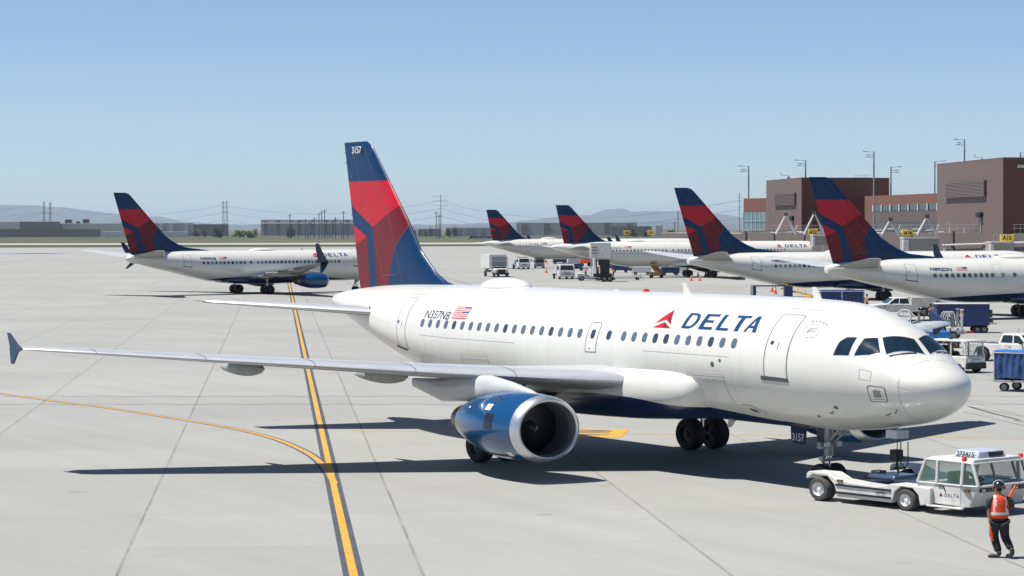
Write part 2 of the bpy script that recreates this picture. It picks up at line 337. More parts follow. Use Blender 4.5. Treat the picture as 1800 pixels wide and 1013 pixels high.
def make_fin(root, fn, z0, z1, base):
    te = lin(fn['te']); le = lin(fn['le']); lo = fn['te'][0][0]; hi = fn['te'][-1][0]
    zs = sorted(set([lo+(hi-lo)*i/26 for i in range(27)]+[q[0] for q in fn['le'] if lo < q[0] < hi]))
    secs = []
    for z in zs:
        c = le(z)-te(z); th = min(.11, .42/c+.012) if z < hi-.05 else .07
        secs.append((le(z), 0, z, c, th*(1 if z < hi-.2 else .75), 0))
    mb = MB(); surf(mb, secs, 0, 0, None, True)
    # the airfoil loft is cambered: flatten to a symmetric section
    o = mb.build('vertical_stabilizer', [FBLUE, RED, DRED, METAL, WHITE], root)
    me = o.data; bm = bmesh.new(); bm.from_mesh(me)
    def mp(k, u=None):
        q = fin_uv(LV[k], FIN_A, 5.65, 11.83); q = (q[0] if u is None else u, q[1]); return fin_xz(q, fn, z0, z1)
    P = [([mp('a', -.1), mp('b', 1.1), mp('d', 1.1), mp('e'), mp('c', -.1)], 1), ([mp('f', -.1), mp('g'), mp('h', -.1)], 1),
         ([mp('h', -.1), mp('g'), mp('m'), mp('n', -.1)], 2), ([mp('e'), mp('d', 1.1), mp('i', 1.1), mp('j'), mp('k'), mp('l')], 2)]
    for pl, _ in P:
        for a, b in zip(pl, pl[1:]+pl[:1]):
            d = Vector(((b[0]-a[0])*KW, 0, b[1]-a[1]))
            if d.length < .01: continue
            bmesh.ops.bisect_plane(bm, geom=bm.verts[:]+bm.edges[:]+bm.faces[:], plane_co=(a[0]*KW, 0, a[1]), plane_no=(-d.z, 0, d.x), dist=1e-4)
    for f in bm.faces:
        c = f.calc_center_median(); c = (c.x/KW, c.z); f.material_index = 0
        for pl, mi in P:
            if in_poly(c, pl): f.material_index = mi
    bm.to_mesh(me); bm.free(); me.set_sharp_from_angle(angle=R(40))
    # hinge and seam lines, rudder tabs
    ln = MB()
    def seam(p, q, w=.018):
        for sd in (-1, 1):
            pts = []
            for i in range(13):
                t = i/12; x = p[0]+(q[0]-p[0])*t; z = p[1]+(q[1]-p[1])*t; c = le(z)-te(z); cx = min(.97, max(.03, (le(z)-x)/c)); th = min(.11, .42/c+.012)
                y = c*5*th*(.2969*math.sqrt(cx)-.126*cx-.3516*cx*cx+.2843*cx**3-.1036*cx**4); up_ = .18*th*2*cx*(1-cx)*c
                y = (y+up_) if sd > 0 else -(y*.8-up_)
                pts.append((x, y+sd*.004, z))
            d = Vector((q[0]-p[0], q[1]-p[1])).normalized(); 
            a = [(x-d.y*w/2, y, z+d.x*w/2) for x, y, z in pts]; b = [(x+d.y*w/2, y, z-d.x*w/2) for x, y, z in pts]
            ln.loft([[u, v] for u, v in zip(a, b)], 0, cap=False, closed=False)
    def u_(u, v): return fin_xz((u, v), fn, z0, z1)
    seam(u_(.30, .97), u_(.30, .02)); seam(u_(.80, .985), u_(.74, .45)); seam(u_(.74, .45), u_(.52, .05))
    seam(u_(.52, .1), u_(.30, .09)); seam(u_(.80, .9), u_(1, .95)); seam(u_(.76, .62), u_(1, .70)); seam(u_(.66, .27), u_(1, .42)); seam(u_(.66, .27), u_(.56, .19))
    for v in (.93, .86, .5): ln.box((u_(-.01, v)[0], 0, u_(0, v)[1]), (.12, .03, .03))
    ln.build('seam_line', mat('fin_seam', (.10, .11, .13), .5), o)
    return o
def half_wing(root, S, side, detail):
    mb = MB(); secs = []
    W_ = S['wing']  # y, xle, chord, z, t, twist
    for (y, xl, c, z, t, tw) in W_: secs.append((xl, side*y, z, c, t, R(tw)))
    surf(mb, secs, 0, 1, 2, n=15)
    w = mb.build('wing', [WGREY, UGREY, METAL], root)
    fy = lin([(q[0], q[1]) for q in W_]); fc = lin([(q[0], q[2]) for q in W_]); fz = lin([(q[0], q[3]) for q in W_])
    for (y, ln_) in S['fair']:
        xt = fy(y)-fc(y); z = fz(y)-.16; f = MB(); rings = []
        for k in range(11):
            u = k/10; rr = math.sin(PI*min(1, max(0, u))**.8)**.7*.30+.004; x = xt+ln_*.72-u*ln_
            rings.append([(x, side*y+rr*.62*math.cos(2*PI*i/12), z-.05-.10*u+rr*(.9*math.sin(2*PI*i/12))) for i in range(12)])
        f.loft(rings).build('flap_fairing', [UGREY], w)
    if detail:
        for y in S['slats']:
            sl_ = MB()
            x = fy(y); c = fc(y); z = fz(y); pts = [(x-c*cx, side*y, z+cz*c*1.03-(cx-.3)*c*math.tan(R(lin([(q[0], q[5]) for q in W_])(y)))) for cx, cz in airfoil(lin([(q[0], q[4]) for q in W_])(y), 15)[9:20]]
            sl_.loft([[(p[0], p[1]-.012, p[2]+.004) for p in pts], [(p[0], p[1]+.012, p[2]+.004) for p in pts]], 0, cap=False, closed=False)
            sl_.build('slat_gap', DGREY, w)
    t = W_[-1]; xl, yt, zt, ct = t[1], side*t[0], t[3], t[2]
    if S['tip'] == 'fence':
        p = MB(); o = MB()
        p.prism([(xl+.05, zt), (xl-.35, zt+.13), (xl-1.02, zt+.50), (xl-1.22, zt+.50), (xl-1.0, zt+.05), (xl-1.0, zt-.1), (xl-.92, zt-.53), (xl-.72, zt-.53), (xl-.35, zt-.12)], yt, yt+side*.05)
        p.build('wingtip_fence', [mat('fence_paint', (.006, .028, .085), .4)], w, bevel=.015)
        o.sphere((xl-.25, yt-side*.35, zt+.0), .07, sc=(1.6, .8, .7)); o.build('navigation_light', [mat('nav_green', (.02, .5, .15), .1, coat=1)], w)
    else:
        def blade(rows, nm):
            q = MB(); rings = []
            for (dy, dx, dz, c) in rows:
                rings.append([(xl+dx-a*c, yt+side*(dy+b*c*.9), zt+dz) for a, b in airfoil(.08, 8)])
            q.loft(rings).build(nm, [mat('winglet_navy', (.002, .018, .06), .35)], w)
        if S['tip'] == 'sharklet': blade([(-.05, 0, -.02, 1.4), (.3, -.35, .15, 1.3), (.5, -.9, .7, 1.1), (.65, -1.5, 1.5, .85), (.8, -2.1, 2.4, .5)], 'winglet')
        else:
            blade([(-.05, 0, -.02, 1.5), (.25, -.35, .12, 1.35), (.45, -.8, .6, 1.05), (.65, -1.4, 1.4, .78), (.85, -1.95, 2.3, .42)], 'winglet')
            if S['tip'] == 'split': blade([(.1, -.2, .02, 1.0), (.45, -.7, -.45, .8), (.85, -1.5, -1.15, .3)], 'lower_winglet')
    return w
def engine(root, S, side, detail):
    x, y, z = S['eng']; y *= side; d = S.get('esc', 1.0); n = 48 if detail else 24
    e = MB()
    prof = [(-.30, 1.075), (-.8, 1.13), (-1.4, 1.15), (-2.1, 1.115), (-2.75, 1.01), (-3.35, .86), (-3.85, .70), (-4.05, .63)]
    e.lathe([(a*d, b*d) for a, b in prof], (x, y, z), n=n, sq=1.0)
    e.lathe([(a*d, b*d) for a, b in ((-4.05, .63), (-4.03, .58), (-3.6, .55))], (x, y, z), n=n, mi=1)
    en = e.build('engine', [BLUE, DGREY], root)
    l = MB(); l.lathe([(a*d, b*d) for a, b in ((-.30, 1.08), (-.16, 1.055), (-.05, 1.01), (0, .95), (-.03, .895), (-.12, .862), (-.3, .845))], (x, y, z), n=n); l.build('intake_lip', LIP, en)
    l = MB(); l.lathe([(a*d, b*d) for a, b in ((-.3, .845), (-.6, .85), (-1.0, .87), (-1.05, .87))], (x, y, z), n=n); l.build('intake_duct', mat('duct_grey', (.10, .115, .13), .4, .3), en)
    if detail:
        fb = MB()
        for i in range(36):
            a = 2*PI*i/36; rings = []
            for rr, tw in ((.2, .2), (.5, .6), (.86, 1.0)):
                w = .10; ca, sa = math.cos(a), math.sin(a); t = Vector((0, -sa, ca)); f_ = Vector((1, 0, 0)); dr = t*math.cos(tw)*-1+f_*math.sin(tw)*.5
                c = Vector((x-1.02, y+rr*ca, z+rr*sa)); rings.append([tuple(c-dr*w), tuple(c+dr*w)])
            fb.loft(rings, cap=False, closed=False)
        fb.lathe([(-1.12, .87), (-1.12, .01)], (x, y, z), n=n); fb.build('fan', mat('fan_dark', (.016, .017, .019), .4, .5), en)
        s = MB(); s.lathe([(-1.0, .22), (-.9, .17), (-.78, .08), (-.74, .001)], (x, y, z), n=24); sp = s.build('spinner', mat('spinner_black', (.02, .02, .022), .4), en)
        sw = MB(); pts = []
        for i in range(9):
            a = -1.9+i*.25; rr = .07+i*.012; pts.append((x-.80-rr*.55+.03, y+rr*math.cos(a), z+rr*math.sin(a)))
        sw.path(pts, .016, 5); sw.build('spiral_mark', WHITE, sp)
        for (a0, dd, w, h, mi) in ((35, 1.45, .3, .22, 0), (11, 1.15, .42, .50, 1), (-46, .62, .24, .20, 0), (-58, .95, .95, .13, 0), (33, 2.7, .1, .06, 0)):
            a0 = R(180-a0) if side < 0 else R(a0); rr = lin([(0.3, 1.075), (.8, 1.13), (1.4, 1.15), (2.2, 1.12), (3.0, 1.01)])
            st = MB(); V = [(dd, -h/2), (dd+w, -h/2), (dd+w, h/2), (dd, h/2)]; V, Fq = cut2d(V, [(0, 1, 2, 3)], .12)
            st.add([(x-q, y+(rr(q)+.006)*math.cos(a0+s_/1.1), z+(rr(q)+.006)*math.sin(a0+s_/1.1)) for q, s_ in V], Fq, mi)
            st.build('placard', [mat('placard_white', (.6, .6, .55), .5), mat('vent_black', (.01, .015, .03), .3)], en)
        sk = MB(); sk.prism([(x-1.1, z+.78), (x-2.0, z+.72), (x-1.4, z+1.02)], y-side*-.72, y-side*-.76); sk.build('nacelle_strake', BLUE, en)
    else:
        fb = MB(); fb.lathe([(-1.02*d, .87*d), (-.6*d, .01)], (x, y, z), n=20); fb.build('fan', DGREY, en)
    c = MB(); c.lathe([(a*d, b*d) for a, b in ((-3.5, .56), (-4.1, .55), (-4.55, .48), (-4.57, .43), (-4.1, .40))], (x, y, z), n=n)
    c.lathe([(a*d, b*d) for a, b in ((-4.0, .32), (-4.6, .25), (-4.95, .05))], (x, y, z), n=24); c.build('exhaust_nozzle', mat('hot_metal', (.22, .19, .165), .35, .85, vary=.2, vs=3), en)
    p = MB(); zz = S['pyl']
    sec = [(-.35, .98, 1.02, .05), (-1.0, .98, 1.22, .13), (-2.0, .95, 1.42, .17), (-3.1, .8, 1.56, .19), (-4.2, .6, 1.5, .2), (-5.8, .5, 1.3, .2), (-7.6, .9, 1.2, .06)]
    rings = []
    for (dx, z0, z1, w) in sec:
        z1 = z1*zz if dx < -.5 else z1
        rings.append([(x+dx, y+w*math.cos(2*PI*i/14), z+(z0+z1)/2+(z1-z0)/2*math.copysign(abs(math.sin(2*PI*i/14))**.6, math.sin(2*PI*i/14))) for i in range(14)])
    p.loft(rings).build('engine_pylon', [mat('pylon_grey', (.50, .51, .52), .3, coat=.3, vary=.08)], root)
def gear(root, x, y, z1, r, w, off, name, nose=False):
    g = MB(); g.cyl((x, y, r), (x, y, r+.8), .075, n=12, mi=1); g.cyl((x, y, r+.62), (x, y, z1), .12, n=12); g.cyl((x, y-off, r), (x, y+off, r), .07)
    if nose:
        g.path([(x, y-.09, r+.95), (x+.75, y-.16, z1+.02)], .045, 8); g.path([(x, y+.09, r+.95), (x+.75, y+.16, z1+.02)], .045, 8)
        g.path([(x-.02, y, r+.2), (x-.3, y, r+.45), (x-.04, y, r+.75)], .04); g.box((x, y-.18, r+.95), (.16, .3, .2)); g.cyl((x+.1, y-.3, r+.5), (x+.1, y+.34, r+.5), .05)
        g.cyl((x+.16, y-.2, r+1.0), (x+.22, y-.2, r+1.0), .09, mi=2); g.cyl((x+.16, y+.2, r+1.0), (x+.22, y+.2, r+1.0), .09, mi=2); g.sphere((x+.06, y-.32, r+.55), .07, mi=2)
    else:
        sg = 1 if y > 0 else -1
        g.path([(x, y, r+.9), (x+.1, y-sg*1.1, z1-.15)], .055, 8); g.path([(x-.1, y, r+.12), (x-.42, y, r+.42), (x-.12, y, r+.8)], .05); g.cyl((x, y, z1-.3), (x, y-sg*.7, z1+.1), .1)
    L_ = g.build(name, [GEAR, SHINY, WHITE], root)
    for s in (-1, 1):
        wheel_mb(r, w, y0=y+s*off, x=x, n=28, hub=.5).build('wheel', [RUB, mat('brake_hub', (.05, .05, .052), .5, .3)], L_)  # hub shade is put into this near-black base colour
    return L_
def glyph(mb, F, ch, x0, x1, s_bot, h, side, **k):
    """hand-drawn title letters; u right, v up"""
    t = .17; G = {'D': None,
        'E': [[(0, 0), (.30, 0), (.30, 1), (0, 1)], [(.30, .84), (1, .84), (1, 1), (.30, 1)], [(.30, .42), (.84, .42), (.84, .58), (.30, .58)], [(.30, 0), (1, 0), (1, .16), (.30, .16)]],
        'L': [[(0, 0), (.30, 0), (.30, 1), (0, 1)], [(.30, 0), (1, 0), (1, .15), (.30, .15)]],
        'T': [[(.35, 0), (.65, 0), (.65, .84), (.35, .84)], [(0, .84), (1, .84), (1, 1), (0, 1)]],
        'A': [[(0, 0), (.19, 0), (.58, .90), (.58, 1), (.41, 1)], [(.70, 0), (1, 0), (.67, 1), (.50, 1), (.50, .76)], [(.22, .24), (.76, .24), (.72, .37), (.28, .37)]]}
    f = lambda u, v: (x0+(x1-x0)*u, s_bot-h*v)
    if ch == 'D':
        o = [(.5+.5*math.sin(PI*i/12), .5+.5*math.cos(PI*i/12)) for i in range(13)]; q = [(.5+.27*math.sin(PI*i/12), .5+.36*math.cos(PI*i/12)) for i in range(13)]
        for i in range(12): poly(mb, F, [f(*o[i]), f(*o[i+1]), f(*q[i+1]), f(*q[i])], side=side, **k)
        for r_ in ([(0, 0), (.24, 0), (.24, 1), (0, 1)], [(.24, .86), (.5, .86), (.5, 1), (.24, 1)], [(.24, 0), (.5, 0), (.5, .14), (.24, .14)]): poly(mb, F, [f(*p) for p in r_], side=side, **k)
    else:
        for r_ in G[ch]: poly(mb, F, [f(*p) for p in r_], side=side, **k)
def title(root, F, x0, x1, sb, h, side=-1):
    """the airline's name with its triangle; x0 aft end of the D, x1 forward end of the A (starboard), arc sb at the foot"""
    xs = [(0, .185), (.235, .415), (.47, .63), (.65, .83), (.84, 1)]
    tt = bpy.data.objects.new('airline_title', None); COL.objects.link(tt); tt.parent = root
    for ch, (a, b) in zip('DELTA', xs): mb = MB(); glyph(mb, F, ch, x0+(x1-x0)*a, x0+(x1-x0)*b, sb, h, side, off=.008, step=.2); mb.build('title_letter', TXT, tt, ang=80)
    w = abs(x1-x0)*.26; c = x0-(x1-x0)*.265; q = MB(); H = h*1.22; sb2 = sb+h*.05
    def f(u, v): return (c+u*w*(1 if x1 > x0 else -1), sb2-H*v)
    poly(q, F, [f(-.47, .22), f(0, .42), f(0, 1)], side=side, off=.008); poly(q, F, [f(-.5, 0), f(0, 0), f(0, .30)][::1], side=side, off=.008)
    poly(q, F, [f(0, 1), f(0, .42), f(.40, .17)], side=side, off=.008, mi=1); poly(q, F, [f(0, .30), f(0, 0), f(.47, 0)], side=side, off=.008, mi=1)
    q.build('triangle_emblem', [LRED, LDRED], root, ang=80)
def flag(root, F, x0, x1, s0, s1, side=-1):
    mb = MB(); n = 13
    for i in range(n): poly(mb, F, [(x0, s0+(s1-s0)*i/n), (x1, s0+(s1-s0)*i/n), (x1, s0+(s1-s0)*(i+1)/n), (x0, s0+(s1-s0)*(i+1)/n)], side=side, off=.006, mi=i % 2, step=.5)
    poly(mb, F, [(x1-(x1-x0)*.44, s0), (x1, s0), (x1, s0+(s1-s0)*7/n), (x1-(x1-x0)*.44, s0+(s1-s0)*7/n)], side=side, off=.009, mi=2, step=.3)
    mb.build('national_flag', [mat('flag_red', (.50, .02, .03), .4), WHITE, mat('flag_blue', (.02, .04, .18), .4)], root, ang=80)
def door(root, F, x0, x1, s0, s1, side=-1, sill=True, peep=True, lw=.03, sheer=0.0):
    c = [(x0, s0+.08), (x0+.07, s0), (x1-.07, s0), (x1, s0+.08), (x1+sheer, s1), (x0+sheer, s1)]
    mb = MB(); poly(mb, F, c, side=side, off=.004, mi=0); stroke(mb, F, c, lw, side=side, off=.007, mi=1)
    if sill: poly(mb, F, [(x0-.10, s1-.02), (x1+.10, s1-.02), (x1+.10, s1+.11), (x0-.10, s1+.11)], side=side, off=.012, mi=2)
    d = mb.build('passenger_door', [WHITE, LINE, mat('sill_grey', (.075, .08, .085), .5)], root, ang=60)
    if peep:
        q = MB(); sc_ = s0+(s1-s0)*.50; xc = x0+(x1-x0)*.27; poly(q, F, [(xc+.07*math.cos(2*PI*i/12), sc_+.07*math.sin(2*PI*i/12)) for i in range(12)], side=side, off=.009)
        stroke(q, F, [(xc+.28, sc_-.02), (xc+.26, sc_+.2)], .02, False, side=side, off=.009); q.build('door_window', WIND, d, ang=80)
    return d
def airliner(S, loc, rz, label, cat='airliner', group=None, detail=False, port=True):
    F = Fus(S['st']); root = thing(S['name'], loc, rz, label, cat, group)
    nn = 80 if detail else 40; L = F.L; ds = []
    d = 0.0008
    while d < L:
        ds.append(d); d += max(.004, min(.42, .10*math.sqrt(d)+.0)) if d < 8 else .42
    ds.append(L-.001); mb = MB()
    mb.loft([[F.P(-q, 2*PI*i/nn, 1) for i in range(nn)] for q in ds])
    lv = livery('fuselage_paint', F, S['edge']); fu = mb.build('fuselage', lv, root, ang=60)
    # belly fairing
    mb = MB(); rings = []
    for (x, w, zb, zt) in S['belly']:
        e = 2/2.7; rings.append([(x, w*math.copysign(abs(math.cos(2*PI*i/36))**e, math.cos(2*PI*i/36)), (zb+zt)/2+(zt-zb)/2*math.copysign(abs(math.sin(2*PI*i/36))**e, math.sin(2*PI*i/36))) for i in range(36)])
    fn_ = [hermite([-q[0] for q in S['belly']], [r_[i][k] for r_ in rings]) for i in range(36) for k in (1, 2)]
    xs = []; q = -S['belly'][0][0]
    while q < -S['belly'][-1][0]: xs.append(q); q += .3
    mb.loft([[(-q, fn_[2*i](q), fn_[2*i+1](q)) for i in range(36)] for q in xs]).build('belly_fairing', lv, root, ang=60)
    make_fin(root, S['fin'], S['finz'][0], S['finz'][1], None)
    for side in (-1, 1):
        half_wing(root, S, side, detail); engine(root, S, side, detail)
        t = MB(); surf(t, [(a, side*b, c, d_, e, 0) for a, b, c, d_, e in S['stab']], 0, 1, 2)
        t.build('horizontal_stabilizer', [WGREY, UGREY, METAL], root)
        g = S['mg']; gear(root, g[0], side*g[1], g[2], g[3], g[4], g[5], 'main_landing_gear')
    g = S['ng']; gear(root, g[0], 0, g[1], g[2], g[3], g[4], 'nose_landing_gear', True)
    wm = [WIN, WIND, WINL]; rnd = random.Random(len(label))
    for x, z in S['wins']:
        s = F.th(x, z)*RS; q = MB(); hw, hh = S.get('ws', (.115, .165)); poly(q, F, rrect(x-hw, x+hw, s-hh, s+hh, hw*.9), off=.006, step=.15)
        q.build('cabin_window', wm[rnd.choice([0, 0, 1, 0, 2]) if not detail else rnd.choice([0, 0, 0, 1])], root, ang=80)
    ck = S['cockpit']
    for side in (-1, 1):
        for pl in ck:
            q = MB(); stroke(q, F, [(x, s*RS) for x, s in pl], .05, off=.004, side=side, mi=1, step=.1); poly(q, F, [(x, s*RS) for x, s in pl], off=.008, side=side, step=.07); q.build('cockpit_window', [GLS, mat('window_frame', (.42, .43, .44), .4)], root, ang=80)
    for (x0, x1, s0, s1, kw) in S['doors']: door(root, F, x0, x1, s0, s1, **kw)
    if port:
        for (x0, x1, s0, s1, kw) in S['doors']: door(root, F, x0, x1, s0, s1, side=1, **kw)
    x0, x1, sb, h = S['title']; title(root, F, x0, x1, sb, h)
    x0, x1, s0, s1 = S['flag']; flag(root, F, x0, x1, s0, s1)
    x0, x1, sb, h, tx = S['reg']; V, Fc = text_polys(tx, bold=S.get('rb', .0)); q = MB(); drape(q, F, [(x0+(x1-x0)*u, sb-h*v) for u, v in V], Fc, off=.007, step=.3); q.build('registration', mat('registration_blue', (.02, .035, .09), .4), root, ang=80)
    q = MB(); cx, hw_, hh_, rr_ = S['dome']; top = F.sec(-cx)[0]; q.sphere((cx, 0, top-.05), 1, 28, sc=(hw_, rr_, hh_)); q.build('antenna_dome', WHITE, root)
    for (x, zz_, h_) in S['ant']:
        q = MB(); sgn = 1 if zz_ == 'top' else -1; z0_ = F.sec(-x)[0 if sgn > 0 else 1]-sgn*.03
        q.prism([(x, z0_), (x-.34, z0_), (x-.42, z0_+sgn*h_), (x-.27, z0_+sgn*h_)], -.02, .02); q.build('blade_antenna', WHITE, root)
    return root, F
A_ST = [(0, 3.38, 3.38, 0, 3.38), (.1, 3.70, 3.0, .45, 3.4), (.3, 3.90, 2.74, .76, 3.44), (.6, 4.07, 2.54, 1.01, 3.5), (1.0, 4.32, 2.37, 1.2, 3.55), (1.5, 4.8, 2.24, 1.38, 3.6), (1.9, 5.1, 2.17, 1.45, 3.63), (2.4, 5.36, 2.08, 1.58, 3.67), (2.9, 5.56, 2.0, 1.69, 3.7), (3.5, 5.74, 1.93, 1.79, 3.75), (4.2, 5.86, 1.87, 1.87, 3.8), (5.2, 5.91, 1.83, 1.94, 3.85), (6.5, 5.95, 1.81, 1.975, 3.87), (14, 5.95, 1.81, 1.975, 3.87), (21.5, 5.95, 1.81, 1.975, 3.87), (23.5, 5.95, 1.98, 1.95, 3.9), (25.5, 5.93, 2.45, 1.85, 4.02), (27.5, 5.9, 3.0, 1.62, 4.25), (29.5, 5.82, 3.6, 1.28, 4.55), (31.5, 5.66, 4.2, .85, 4.85), (33, 5.48, 4.62, .48, 5.05), (33.5, 5.38, 4.75, .35, 5.07), (33.72, 5.28, 4.86, .24, 5.08), (33.82, 5.16, 5.0, .1, 5.08)]
CKP = [[(-2.88, 1.225), (-2.857, .984), (-2.728, .867), (-2.45, .80), (-2.42, 1.17)], [(-2.26, 1.147), (-2.27, .77), (-1.978, .63), (-1.615, .875), (-1.871, 1.04)], [(-1.90, .57), (-1.52, .05), (-1.08, .07), (-1.471, .828)]]
A319 = dict(name='airliner', st=A_ST,
    edge=[(-4.5, 1.7), (-5.1, 2.03), (-6.2, 2.09), (-7.45, 2.22), (-8.6, 2.32), (-9.63, 2.38), (-11.4, 2.52), (-14, 2.5), (-18, 2.1), (-21, 1.5), (-21.5, 0), (-4.3, 0)],
    belly=[(-8.4, 1.78, 2.60, 3.42), (-8.55, 1.99, 2.32, 3.60), (-8.9, 2.13, 2.08, 3.72), (-9.7, 2.23, 1.86, 3.80), (-11.6, 2.26, 1.66, 3.80), (-13, 2.28, 1.58, 3.7), (-16, 2.26, 1.52, 3.5), (-18.5, 2.2, 1.58, 3.2), (-20.3, 2.0, 1.75, 2.9), (-21.6, 1.55, 2.05, 2.6)],
    fin=FIN_A, finz=(5.65, 11.83),
    wing=[(.8, -11.1, 7.0, 2.86, .15, 3.5), (2.2, -11.55, 6.3, 2.93, .15, 3.5), (4.2, -12.63, 5.0, 3.08, .135, 2.5), (6.4, -13.83, 4.25, 3.27, .125, 1.5), (9, -15.24, 3.45, 3.50, .12, 1), (12, -16.86, 2.6, 3.76, .115, .3), (15, -18.5, 1.95, 4.02, .11, 0), (16.8, -19.45, 1.55, 4.17, .11, 0), (17.05, -19.75, 1.15, 4.18, .08, 0)],
    fair=[(6.9, 3.4), (10.9, 3.1), (3.2, 1.6)], slats=[4.9, 7.4, 9.9, 12.6, 15.3], tip='fence',
    eng=(-9.93, 5.75, 1.72), pyl=1.0, stab=[(-27.9, .7, 4.70, 3.95, .12), (-28.35, 1.3, 4.76, 3.5, .125), (-31.35, 6.1, 5.20, 1.25, .13), (-31.6, 6.22, 5.23, 1.0, .07)],
    mg=(-16.16, 3.795, 2.9, .585, .42, .465), ng=(-5.07, 1.95, .38, .22, .25),
    wins=[(-6.753-.533*i, 4.515) for i in range(11)]+[(-12.85, 4.515), (-13.69, 4.515)]+[(-14.408-.533*i, 4.515) for i in range(19)],
    cockpit=CKP, doors=[(-5.40, -4.50, .665*RS, 1.725*RS, dict(lw=.045, sheer=.06)), (-13.98, -13.42, 1.05*RS, 1.555*RS, dict(sill=False, peep=False, lw=.035)), (-25.95, -25.3, .74*RS, 1.92*RS, dict(lw=.03, sheer=.2))],
    title=(-9.45, -6.0, 1.062*RS, .60), flag=(-22.22, -21.28, .885*RS, 1.135*RS), reg=(-24.0, -22.36, 1.17*RS, .34, 'N357NB'),
    dome=(-21.75, 1.30, .38, .62), ant=[(-11.4, 'top', .36), (-5.35, 'top', .40), (-15, 'top', .06), (-9.2, 'bottom', .3)])
B_ST = [(0, 2.9, 2.9, 0, 2.9), (.1, 3.1, 2.65, .3, 2.9), (.3, 3.3, 2.45, .5, 2.95), (.6, 3.55, 2.25, .72, 3.0), (1.0, 3.85, 2.05, .95, 3.1), (1.6, 4.3, 1.85, 1.2, 3.2), (2.2, 4.85, 1.7, 1.42, 3.3), (3.0, 5.2, 1.58, 1.62, 3.4), (4.2, 5.4, 1.48, 1.8, 3.5), (5.5, 5.45, 1.44, 1.88, 3.55), (14, 5.45, 1.44, 1.88, 3.55), (27.5, 5.45, 1.44, 1.88, 3.55), (30, 5.45, 1.62, 1.86, 3.58), (32.5, 5.44, 2.12, 1.76, 3.72), (35, 5.42, 2.78, 1.52, 3.98), (37.5, 5.33, 3.4, 1.12, 4.32), (39, 5.18, 3.82, .78, 4.5), (40.1, 5.02, 4.05, .50, 4.55), (40.6, 4.92, 4.18, .36, 4.56), (40.64, 4.7, 4.4, .15, 4.56)]
B737 = dict(name='airliner', st=B_ST,
    edge=[(-4.4, 1.2), (-6, 1.6), (-9, 2.0), (-13, 2.25), (-20, 2.35), (-26, 2.25), (-31, 1.95), (-34, 1.62), (-35, 0), (-4, 0)],
    belly=[(-13.5, 1.2, 1.75, 2.5), (-15, 1.95, 1.4, 2.7), (-17, 2.1, 1.22, 2.8), (-21, 2.1, 1.2, 2.7), (-23.5, 1.9, 1.3, 2.5), (-25.5, 1.2, 1.5, 2.0)],
    fin=dict(te=[(4.9, -40.0), (5.4, -40.15), (12.5, -42.1)], le=[(4.9, -30.0), (5.42, -30.2), (5.6, -31.3), (5.86, -33.4), (6.25, -34.3), (6.65, -35.0), (7.3, -35.9), (9.5, -37.8), (12.2, -40.1), (12.4, -40.35), (12.5, -40.7)]), finz=(5.3, 12.5),
    wing=[(.8, -15.3, 7.6, 2.15, .14, 2), (2.0, -15.9, 7.0, 2.2, .14, 2), (5.2, -18.1, 4.9, 2.65, .125, 1), (9, -19.9, 3.5, 3.15, .115, 0), (13, -21.8, 2.4, 3.65, .11, 0), (17.2, -23.7, 1.5, 4.1, .10, 0)],
    fair=[(4.5, 2.4), (7.6, 2.6), (11, 2.2)], slats=[], tip='split',
    eng=(-15.1, 4.83, 1.62), esc=.84, pyl=.95, stab=[(-36.2, .8, 4.75, 4.3, .10), (-36.8, 1.3, 4.8, 3.9, .10), (-40.5, 7.0, 5.55, 1.3, .09), (-40.75, 7.17, 5.57, .8, .06)],
    mg=(-21.15, 2.86, 2.3, .56, .42, .43), ng=(-4.0, 1.6, .34, .2, .2),
    wins=[(-32.3+.508*i, 3.95) for i in range(11)]+[(-26.25, 3.95), (-25.2, 3.95)]+[(-24.1+.508*i, 3.95) for i in range(32)], ws=(.165, .215),
    cockpit=[[(-3.0, 1.2), (-2.95, .95), (-2.5, .85), (-2.5, 1.2)], [(-2.35, 1.15), (-2.35, .75), (-1.95, .6), (-1.75, .95)], [(-1.85, .5), (-1.6, .06), (-1.2, .08), (-1.5, .8)]],
    doors=[(-5.6, -4.8, .62*RS, 1.66*RS, {}), (-34.65, -33.8, .80*RS, 1.83*RS, dict(lw=.045)), (-27.0, -26.4, .8*RS, 1.5*RS, dict(sill=False, peep=False, lw=.02))],
    title=(-9.6, -6.2, 1.0*RS, .6), flag=(-30.3, -29.35, .95*RS, 1.12*RS), reg=(-32.6, -30.75, 1.17*RS, .36, 'N892DN'), rb=.035,
    dome=(-24, 1.9, .32, .55), ant=[(-12, 'top', .35), (-17, 'bottom', .3)])
